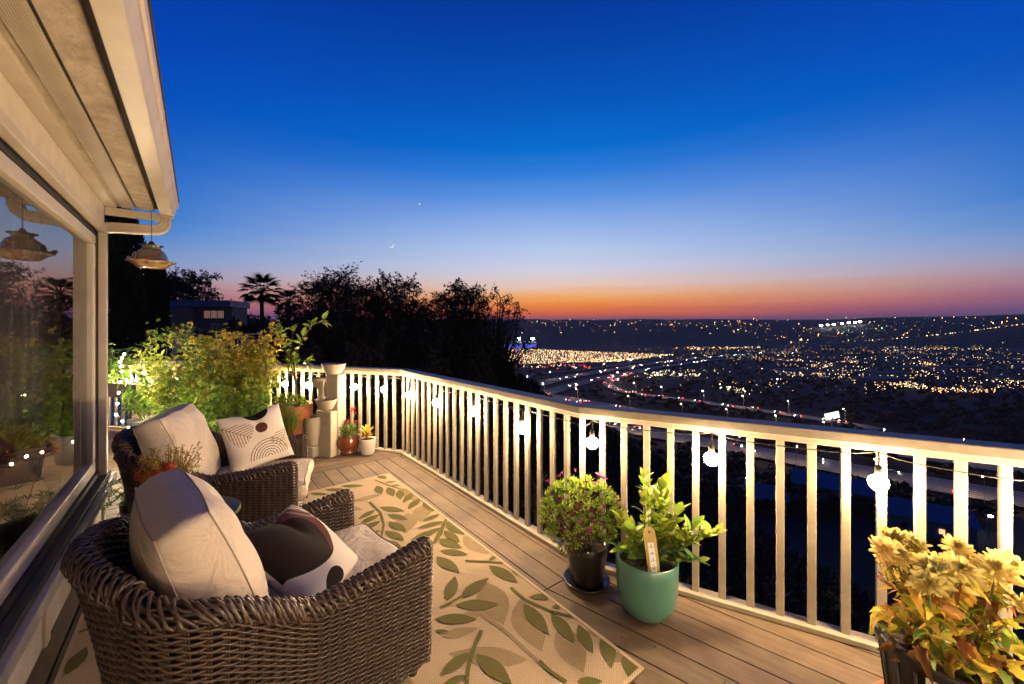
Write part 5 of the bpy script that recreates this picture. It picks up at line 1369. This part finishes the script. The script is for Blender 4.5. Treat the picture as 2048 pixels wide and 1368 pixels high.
# cars
mat('car_paint', (.10, .10, .11), .25, rand=(.9,), coat=.5); mat('car_glass', (.01, .01, .012), .1)
mat('headlight_on', (1, .93, .78), .3, emit=60, sampling='NONE'); mat('taillight_on', (1, .05, .03), .3, emit=45, sampling='NONE')
def make_car():
    c = thing('car', '', 'car')
    pr = [(-2.25, .35), (-2.3, .85), (-1.9, .98), (-1.45, 1.0), (-.85, 1.46), (.45, 1.48), (1.15, 1.0), (2.0, .88), (2.28, .7), (2.25, .35)]
    n = len(pr); m = MB(); m.add([(x, y, z) for y in (-.9, .9) for x, z in pr], [tuple(range(n)), tuple(range(2 * n - 1, n - 1, -1))] + [(i, n + i, n + (i + 1) % n, (i + 1) % n) for i in range(n)]); m.build('body', 'car_paint', c, bevel=.08)
    m = MB()
    for s_ in (-.905, .905): m.add([(-1.3, s_, 1.03), (-.8, s_, 1.4), (.4, s_, 1.41), (1.0, s_, 1.03)], [(0, 1, 2, 3) if s_ < 0 else (3, 2, 1, 0)])
    m.build('windows', 'car_glass', c)
    for x in (-1.4, 1.4):
        for y in (-.8, .8): MB().lathe([(0, -.12), (.34, -.12), (.34, .12), (0, .12)], 10).build('wheel', 'gap_black', c, loc=(x, y, .34), rot=(PI / 2, 0, 0))
    for y in (-.62, .62):
        MB().lathe([(0, -.12), (.2, -.09), (.24, 0), (.2, .09), (0, .12)], 8).build('headlight', 'headlight_on', c, loc=(2.26, y, .72), rot=(0, PI / 2, 0))
        MB().lathe([(0, -.10), (.17, -.07), (.2, 0), (.17, .07), (0, .10)], 8).build('taillight', 'taillight_on', c, loc=(-2.28, y, .8), rot=(0, PI / 2, 0))
    return c
proto = None
rc = random.Random(17)
def cars(path, lanes, n, label, group, tol=14, s0=0.0, s1=1.0):
    global proto
    L = [0]
    for a, b in zip(path, path[1:]): L.append(L[-1] + math.hypot(b[0] - a[0], b[1] - a[1]))
    used = []
    for _ in range(n * 6):
        if len(used) >= n: break
        ln = rc.choice(lanes); s = rc.uniform(s0, s1) * L[-1]
        if any(abs(s - q) < tol and l2 == ln for q, l2 in used): continue
        used.append((s, ln)); i = max(k for k in range(len(L)) if L[k] <= s); i = min(i, len(path) - 2); f = (s - L[i]) / (L[i + 1] - L[i])
        a, b = path[i], path[i + 1]; x, y = a[0] + (b[0] - a[0]) * f, a[1] + (b[1] - a[1]) * f; tx, ty = (b[0] - a[0]), (b[1] - a[1]); l = math.hypot(tx, ty); tx, ty = tx / l, ty / l
        za, zb = terr(*a), terr(*b)
        if proto is None: proto = make_car(); c = proto
        else: c = copy_tree(proto)
        off, dr = ln; c.location = (x - ty * off, y + tx * off, za + (zb - za) * f + 1.86); c.rotation_euler = (0, 0, math.atan2(ty, tx) + (0 if dr > 0 else PI)); tag(c, label, 'car', group)
cars(nearA, [(-10.2, 1), (-6.6, 1), (-3, 1), (.6, 1), (4.2, 1), (7.8, 1)], 34, 'car on the nearer half of the wide freeway below the deck', 'cars on the nearer half of the wide freeway')
cars(nearB, [(-10.2, -1), (-6.6, -1), (-3, -1), (.6, -1), (4.2, -1), (7.8, -1)], 30, 'car on the farther half of the wide freeway below the deck', 'cars on the farther half of the wide freeway')
cars(farA, [(-8, -1), (-2, -1), (4, -1)], 30, 'oncoming car on the far freeway beside the big parking lot', 'cars on the freeway beside the parking lot')
cars(farB, [(-7, -1), (-1, -1), (5, 1)], 30, 'car on the freeway that runs under the curving slip road', 'cars on the freeway by the slip road')
cars(ramp_, [(-4.5, -1), (.5, -1), (5, -1)], 26, 'car on the curving slip road', 'cars on the curving slip road')

# ---- sodium lamps along the freeways
mat('sodium_lit', (1, .68, .38), .4, emit=1500)
lampp = None
for path, off, step, lb, gp_ in ((nearA, -15.5, 5, 'lit sodium lamp on the near shoulder of the wide freeway', 'lamps on the near shoulder of the wide freeway'), (nearB, 15.5, 5, 'lit sodium lamp on the far shoulder of the wide freeway', 'lamps on the far shoulder of the wide freeway'), (farA, 15, 6, 'lit sodium lamp along the freeway beside the parking lot', 'lamps along the freeway beside the parking lot'), (ramp_, 10, 8, 'lit sodium lamp along the curving slip road', 'lamps along the curving slip road')):
    for i in range(2, len(path) - 1, step):
        a, b = path[i], path[i + 1]; tx, ty = b[0] - a[0], b[1] - a[1]; l = math.hypot(tx, ty); x, y = a[0] - ty / l * off, a[1] + tx / l * off
        if lampp is None:
            lampp = lp = thing('freeway_lamp', '', 'street lamp'); MB().tube([(0, 0, 0), (0, 0, 10.5), (0, .6, 11.6), (0, 2.6, 12)], [.16, .12, .1, .08], 6).build('post', 'concrete', lp); MB().box((0, 3.2, 12), (.3, .8, .2)).build('lamp_head', 'sodium_lit', lp)
        else: lp = copy_tree(lampp)
        lp.location = (x, y, terr(*a) + .5); lp.rotation_euler = (0, 0, math.atan2(ty, tx) + (0 if off < 0 else PI)); tag(lp, lb, 'street lamp', gp_)

# ---- parking lot, stadium
mat('lot', (.16, .14, .10), .9)
quad = [fl(990, 696), fl(1345, 710), fl(1235, 724), fl(1005, 730)]
lot = struct(MB().add([(x, y, terr(x, y) + 1.0) for x, y in quad], [(0, 1, 2, 3)]).build('parking_lot', 'lot'))
mat('city_light', attr=True, rough=.5, emit=16, sampling='NONE')
def spark(m, x, y, z, r, col):
    m.add([(x - r, y, z), (x + r, y, z), (x, y - r, z), (x, y + r, z), (x, y, z - r), (x, y, z + r)], [(0, 4, 2), (2, 4, 1), (1, 4, 3), (3, 4, 0), (0, 2, 5), (2, 1, 5), (1, 3, 5), (3, 0, 5)], col)
WM, WH, OG, RED, GRN_, CY = (1, .60, .20), (1, .80, .48), (1, .40, .10), (1, .05, .03), (.2, 1, .4), (.6, .9, 1)
rl = random.Random(23); m = MB()  # glowing specks stand in for car lamps and for glints off parked cars
for row in range(46):
    v = (row + .5) / 46
    for k in range(64):
        u = k / 63 + rl.uniform(-.006, .006)
        if rl.random() < .42: continue
        ax = [quad[0][i] + (quad[1][i] - quad[0][i]) * u for i in (0, 1)]; bx = [quad[3][i] + (quad[2][i] - quad[3][i]) * u for i in (0, 1)]
        x, y = ax[0] + (bx[0] - ax[0]) * v, ax[1] + (bx[1] - ax[1]) * v
        c = rl.choice((WM, WH, WH, WM, OG) if rl.random() < .93 else (RED,)); q = rl.uniform(.05, .40) * (1.6 if rl.random() < .06 else 1); spark(m, x, y, terr(x, y) + 2.2, rl.uniform(.6, 1.15) * (.6 + y / 2600), tuple(q * z for z in c))
tag(m.build('car_lot_glow_specks', 'city_light', kind='stuff'), 'glowing specks for car lamps and glints filling the floodlit parking lot', 'car lights and glints')
st = thing('stadium', 'open stadium with a blue lit stand at the edge of the parking lot', 'stadium', (*fl(1008, 697), FLOOR + 4))
mat('blue_lit', (.10, .12, .75), .5, emit=.9, sampling='NONE'); mat('flood', (.95, 1, .92), .5, emit=60, sampling='NONE')
MB().lathe([(118, 0), (124, 22), (122, 22), (100, 10), (70, 0)], 40, sy=.7).build('stand', 'concrete', st); MB().lathe([(119.5, 3), (123.6, 17)], 40, sy=.7).build('lit_band', 'blue_lit', st)
for k in range(9):
    a = R(-100 + k * 40); x, y = 116 * math.cos(a), 84 * math.sin(a); MB().box((x, y, 17), (1.2, 1.2, 34)).build('mast', 'concrete', st); MB().box((x, y, 35), (10, 1.5, 5), Matrix.Rotation(a, 3, 'Z')).build('floodlight', 'flood', st)
# ---- ball field with floodlight masts on the far slope
bf0 = (760 / FPX * 2300, 2300)
for k, px in enumerate((1642, 1655, 1668, 1684, 1698, 1710, 1720)):
    x = (px - 1024) / FPX * 2300; z = terr(x, 2300); ms_ = thing('floodlight_mast', 'tall mast of glaring floodlights over the far ball field', 'floodlight', (x, 2300, z), group='floodlight masts of the far ball field')
    zt = EYE - (668 - HORY) * 2300 / FPX - z; zt = max(18, zt)
    MB().tube([(0, 0, -8), (0, 0, zt)], .8, 6).build('mast', 'concrete', ms_); MB().box((0, 0, zt), (rl.uniform(10, 18), 2, 6)).build('floodlight', 'flood', ms_)

# ---- street and house lights
m = MB()
def sc_light(px, py, r_, cols, hi=.6):
    d = (EYE - (FLOOR + 6)) * FPX / (py - HORY); x = (px - 1024) / FPX * d
    if abs(px - 1024) / FPX > 2.2: return
    s = rl.uniform(.10, 1.0) ** 2.2 * hi + .02; spark(m, x, d, terr(x, d) + rl.uniform(4, 9), r_ * (.55 + d / 1400), tuple(s * z for z in rl.choice(cols)))
for _ in range(480): sc_light(rl.uniform(1230, 2500), 694 + 95 * rl.random() ** 1.9, rl.uniform(.28, .6), (WM, WM, OG, WM), .4)
for _ in range(46):                                # clusters: car parks, malls, streets
    cx, cy = rl.uniform(1260, 2400), 698 + 84 * rl.random() ** 1.2; k = rl.choice((OG, WM, WH, WM)); sx_ = rl.uniform(14, 60); slope = rl.uniform(-.1, .25)
    for _ in range(rl.randrange(12, 42)): dx = rl.gauss(0, sx_); sc_light(cx + dx, max(693, cy + dx * slope * .3 + rl.gauss(0, 2.2)), rl.uniform(.3, .65), (k, k, WH), .8)
for x0, y0, x1, y1, n, c in ((1340, 742, 1300, 755, 40, WH), (1300, 748, 1400, 752, 60, WH), (1440, 775, 1500, 790, 50, WH), (1560, 720, 1640, 728, 70, WM), (1640, 735, 1720, 722, 90, OG), (1780, 770, 1860, 776, 80, WM), (1860, 782, 1990, 786, 90, OG), (1780, 696, 1990, 699, 80, WM), (1340, 697, 1500, 697, 90, OG), (1450, 697, 1520, 695, 50, WM), (1840, 726, 1870, 730, 40, OG), (1090, 730, 1180, 735, 60, RED), (1000, 732, 1120, 738, 40, RED), (1380, 698, 1420, 699, 40, OG)):
    for k in range(n): f = rl.random(); sc_light(x0 + (x1 - x0) * f, max(694, y0 + (y1 - y0) * f + rl.gauss(0, 1.2)), rl.uniform(.35, .75), (c, c, WH), .7)
for _ in range(620):                               # far mesa
    px = rl.uniform(1040, 2500); py = rl.uniform(640, 668) if px < 1500 else rl.uniform(634, 690); d0 = 1800
    if px < 1450 and py > 652 and rl.random() < .75: continue
    for q in range(60):                            # walk the ray out to the slope
        d0 += 35; x = (px - 1024) / FPX * d0; z = EYE - (py - HORY) * d0 / FPX
        if terr(x, d0) + 6 >= z: break
    else: continue
    s = rl.random() ** 3 * 1.3 + .05; spark(m, x, d0 - 10, terr(x, d0 - 10) + 9, rl.uniform(1.0, 2.2), tuple(s * z_ for z_ in rl.choice((WM, WH, OG, WM, OG, GRN_ if rl.random() < .1 else WM))))
tag(m.build('street_lights', 'city_light', kind='stuff'), 'thousands of street and house lights across the valley', 'city lights')
# ---- buildings
mat('far_wall', (.20, .18, .16), .9, rand=(.4,)); mat('far_roof', (.10, .10, .11), .8); mat('lit_pane', (1, .62, .30), .5, emit=1.2, sampling='NONE')
protoB = []
for w_, d_, h_ in ((46, 18, 14), (30, 22, 10), (64, 30, 9), (24, 20, 20)):
    b_ = thing('valley_building', '', 'building'); MB().box((0, 0, h_ / 2), (w_, d_, h_)).build('wall', 'far_wall', b_); MB().box((0, 0, h_ + .5), (w_ + 1, d_ + 1, 1)).build('roof', 'far_roof', b_); wn = MB()
    for fz in range(int(h_ // 3.4)):
        for k in range(int(w_ // 4)):
            if rl.random() < .22: wn.box((-w_ / 2 + 2.5 + 4 * k, -d_ / 2 - .15, 2 + 3.4 * fz), (1.8, .3, 1.5))
        for k in range(int(d_ // 4)):
            if rl.random() < .22: wn.box((-w_ / 2 - .15, -d_ / 2 + 2.5 + 4 * k, 2 + 3.4 * fz), (.3, 1.8, 1.5))
    wn.build('lit_windows', 'lit_pane', b_, kind='stuff'); protoB.append(b_)
LB = ['long pale block with rows of lit windows among the valley trees', 'square low building with lit windows among the valley trees', 'wide flat roofed store with few lit windows in the valley', 'compact tower block with lit windows in the valley']
used = [0] * 4
for k in range(64):
    px, py = rl.uniform(1290, 2350), 697 + 76 * rl.random() ** 1.3
    if px < 1520 and py > 722: continue
    x, y = fl(px, py); i = rl.randrange(4); b_ = protoB[i] if not used[i] else copy_tree(protoB[i]); used[i] += 1
    b_.location = (x, y, terr(x, y) - .5); b_.rotation_euler = (0, 0, rl.uniform(-.5, .3)); tag(b_, LB[i], 'building', ['long blocks', 'square low buildings', 'wide stores', 'tower blocks'][i] + ' in the valley')
# buildings beside the freeway, their roofs coloured with the sky's reflection
def roofed(px, py, w_, d_, h_, ang, label, lamp=None):
    p = gnd(px, py, FLOOR + h_ + 3); gz = terr(p.x, p.y); b_ = thing('roadside_building', label, 'building', (p.x, p.y, gz), ang); H = h_
    MB().box((0, 0, H / 2), (w_, d_, H)).build('wall', 'far_wall', b_); s_ = d_ / 2 + 1; e_ = w_ / 2 + 1
    MB().add([(-e_, -s_, H), (e_, -s_, H), (e_, s_, H), (-e_, s_, H), (-e_, 0, H + 4.5), (e_, 0, H + 4.5)], [(0, 1, 5, 4), (2, 3, 4, 5), (0, 4, 3), (1, 2, 5), (3, 2, 1, 0)]).build('roof', 'sky_tint_roof', b_)
    for k in range(4): MB().box((-w_ / 2 + 4 + k * (w_ - 8) / 3, -d_ / 2 - .1, H * .5), (1.6, .2, 1.8)).build('window', 'lit_pane' if k == 2 else 'car_glass', b_)
roofed(1665, 955, 30, 16, 7, R(-35), 'long building with a blue reflecting roof beside the freeway')
roofed(1850, 1012, 24, 14, 7, R(-30), 'building whose sky-tinted roof lies closest below the deck')
roofed(1530, 975, 14, 12, 6, R(-20), 'small dark house in the trees next to the freeway')
# lit billboard and lamp posts
p = gnd(1664, 834, FLOOR + 12); bb = thing('billboard', 'lit white and green roadside billboard on a post', 'billboard', (p.x, p.y, FLOOR)); mat('sign_lit', (.75, .95, .72), .5, emit=1.6, sampling='NONE')
MB().box((0, 0, 6), (.8, .8, 12)).build('post', 'concrete', bb); MB().box((0, 0, 13), (11, .6, 5), Matrix.Rotation(R(-12), 3, 'Y')).build('panel', 'sign_lit', bb)
mat('lamp_white', (.8, 1, 1), .4, emit=60, sampling='NONE')
for px, py, lb in ((1490, 948, 'white street lamp glowing among trees beside the small dark house'), (1975, 1022, 'white street lamp by the freeway below the right railing'), (1592, 700, 'bright white street lamp in the valley town'), (1553, 757, 'starry white street lamp above the store car park')):
    p = gnd(px, py, FLOOR + 11); l_ = thing('street_lamp', lb, 'street lamp', (p.x, p.y, terr(p.x, p.y))); MB().tube([(0, 0, 0), (0, 0, 8.6), (1.2, 0, 9)], .12, 6).build('post', 'concrete', l_); MB().lathe([(0, -.4), (.6, -.2), (.7, .1), (0, .4)], 10).build('lamp', 'lamp_white', l_, loc=(1.2, 0, 9))
# ---- valley trees: far-off wood that reads as one mass
m = MB(); rw = random.Random(40); ADJ = [(0, 1, 2), (0, 2, 3), (0, 3, 4), (0, 4, 1), (5, 2, 1), (5, 3, 2), (5, 4, 3), (5, 1, 4)]
def near_road(x, y):
    for pa, w_ in ((nearA, 16), (nearB, 16), (farA, 20), (farB, 20), (ramp_, 12)):
        for q in pa:
            if math.hypot(q[0] - x, q[1] - y) < w_ + 6: return True
    return False
for _ in range(3400):
    px, py = rw.uniform(1000, 2500), 694 + 330 * rw.random() ** 1.8; x, y = fl(px, py)
    if near_road(x, y) or (py < 732 and px < 1345): continue
    z = terr(x, y); s_ = rw.uniform(2.5, 5.5)
    for _ in range(9 if y < 600 else 4):
        o_ = rdir(rw) * s_ * .6; o_.z = abs(o_.z); c = Vector((x, y, z + s_ * .5)) + o_; e_ = s_ * rw.uniform(.35, .6); pts = [c + Vector((0, 0, e_ * .8)), *(c + Vector((math.cos(a + rw.random()), math.sin(a + rw.random()), rw.uniform(-.3, .3))) * e_ for a in (0, 1.57, 3.14, 4.71)), c - Vector((0, 0, e_ * .8))]
        m.add(pts, ADJ, jit((.018, .014, .006), .4, rw))
tag(m.build('valley_trees', 'tree_leaf', kind='stuff'), 'dark mass of trees covering the valley floor', 'trees')
# scrub on the near slope
m = MB()
for _ in range(5200):
    d = 9 + 150 * rw.random() ** 1.6; a = R(rw.uniform(-14, 62)); x, y = d * math.sin(a), d * math.cos(a); z = terr(x, y); l = rw.uniform(.5, 1.1) * (1 + d / 60)
    for k in range(4): m.leaf(Vector((x, y, z)) + rdir(rw) * l * .5, rdir(rw) + Vector((0, 0, 1)), rdir(rw), l, l * .45, jit((.03, .036, .016), .4, rw))
tag(m.build('slope_scrub', 'tree_leaf', kind='stuff'), 'dry scrub covering the slope down to the freeway', 'scrub')

# ================================================================== MOON AND PLANET
mat('moonlight', (1, .97, .88), .5, emit=1.0, sampling='NONE')
mp = atd(783, 491, 9000); mm_ = MB(); out_ = []; inn_ = []
for k in range(21):
    a = R(-105 + 210 * k / 20); out_.append((math.cos(a) * 46, math.sin(a) * 46)); b = R(-88 + 176 * k / 20); inn_.append((-14 + math.cos(a) * 50 * .93 if 0 < k < 20 else math.cos(a) * 46, math.sin(a) * 46 * .96 if 0 < k < 20 else math.sin(a) * 46))
for yy in (0, 12): mm_.v += [(x, yy, z) for x, z in out_] + [(x, yy, z) for x, z in inn_]
for k in range(20): mm_.f += [(k, k + 1, 22 + k, 21 + k), (42 + 21 + k, 42 + 22 + k, 42 + k + 1, 42 + k), (k, 42 + k, 43 + k, k + 1), (21 + k, 22 + k, 64 + k, 63 + k)]
mm_.c = [(1, 1, 1)] * len(mm_.v)
tag(mm_.build('moon', 'moonlight', loc=mp, rot=(0, R(62), 0)), 'thin crescent moon low in the blue sky', 'moon')
pp = atd(839, 408, 9000)
tag(MB().lathe([(0, -16), (11, -11), (16, 0), (11, 11), (0, 16)], 12).build('planet', 'moonlight', loc=pp), 'bright planet shining above the crescent moon', 'planet')

# ================================================================== HAZE
hz = bpy.data.materials.new('haze_air'); hz.use_nodes = True; t = hz.node_tree; t.nodes.clear()
ho = t.nodes.new('ShaderNodeOutputMaterial'); hv = t.nodes.new('ShaderNodeVolumePrincipled')
hv.inputs['Color'].default_value = (1, .76, .60, 1); hv.inputs['Density'].default_value = .00009; hv.inputs['Anisotropy'].default_value = .2
t.links.new(hv.outputs[0], ho.inputs['Volume']); MATS['haze_air'] = hz
MB().box((0, 1600, 15), (11000, 7800, 196)).build('haze', 'haze_air', kind='stuff')
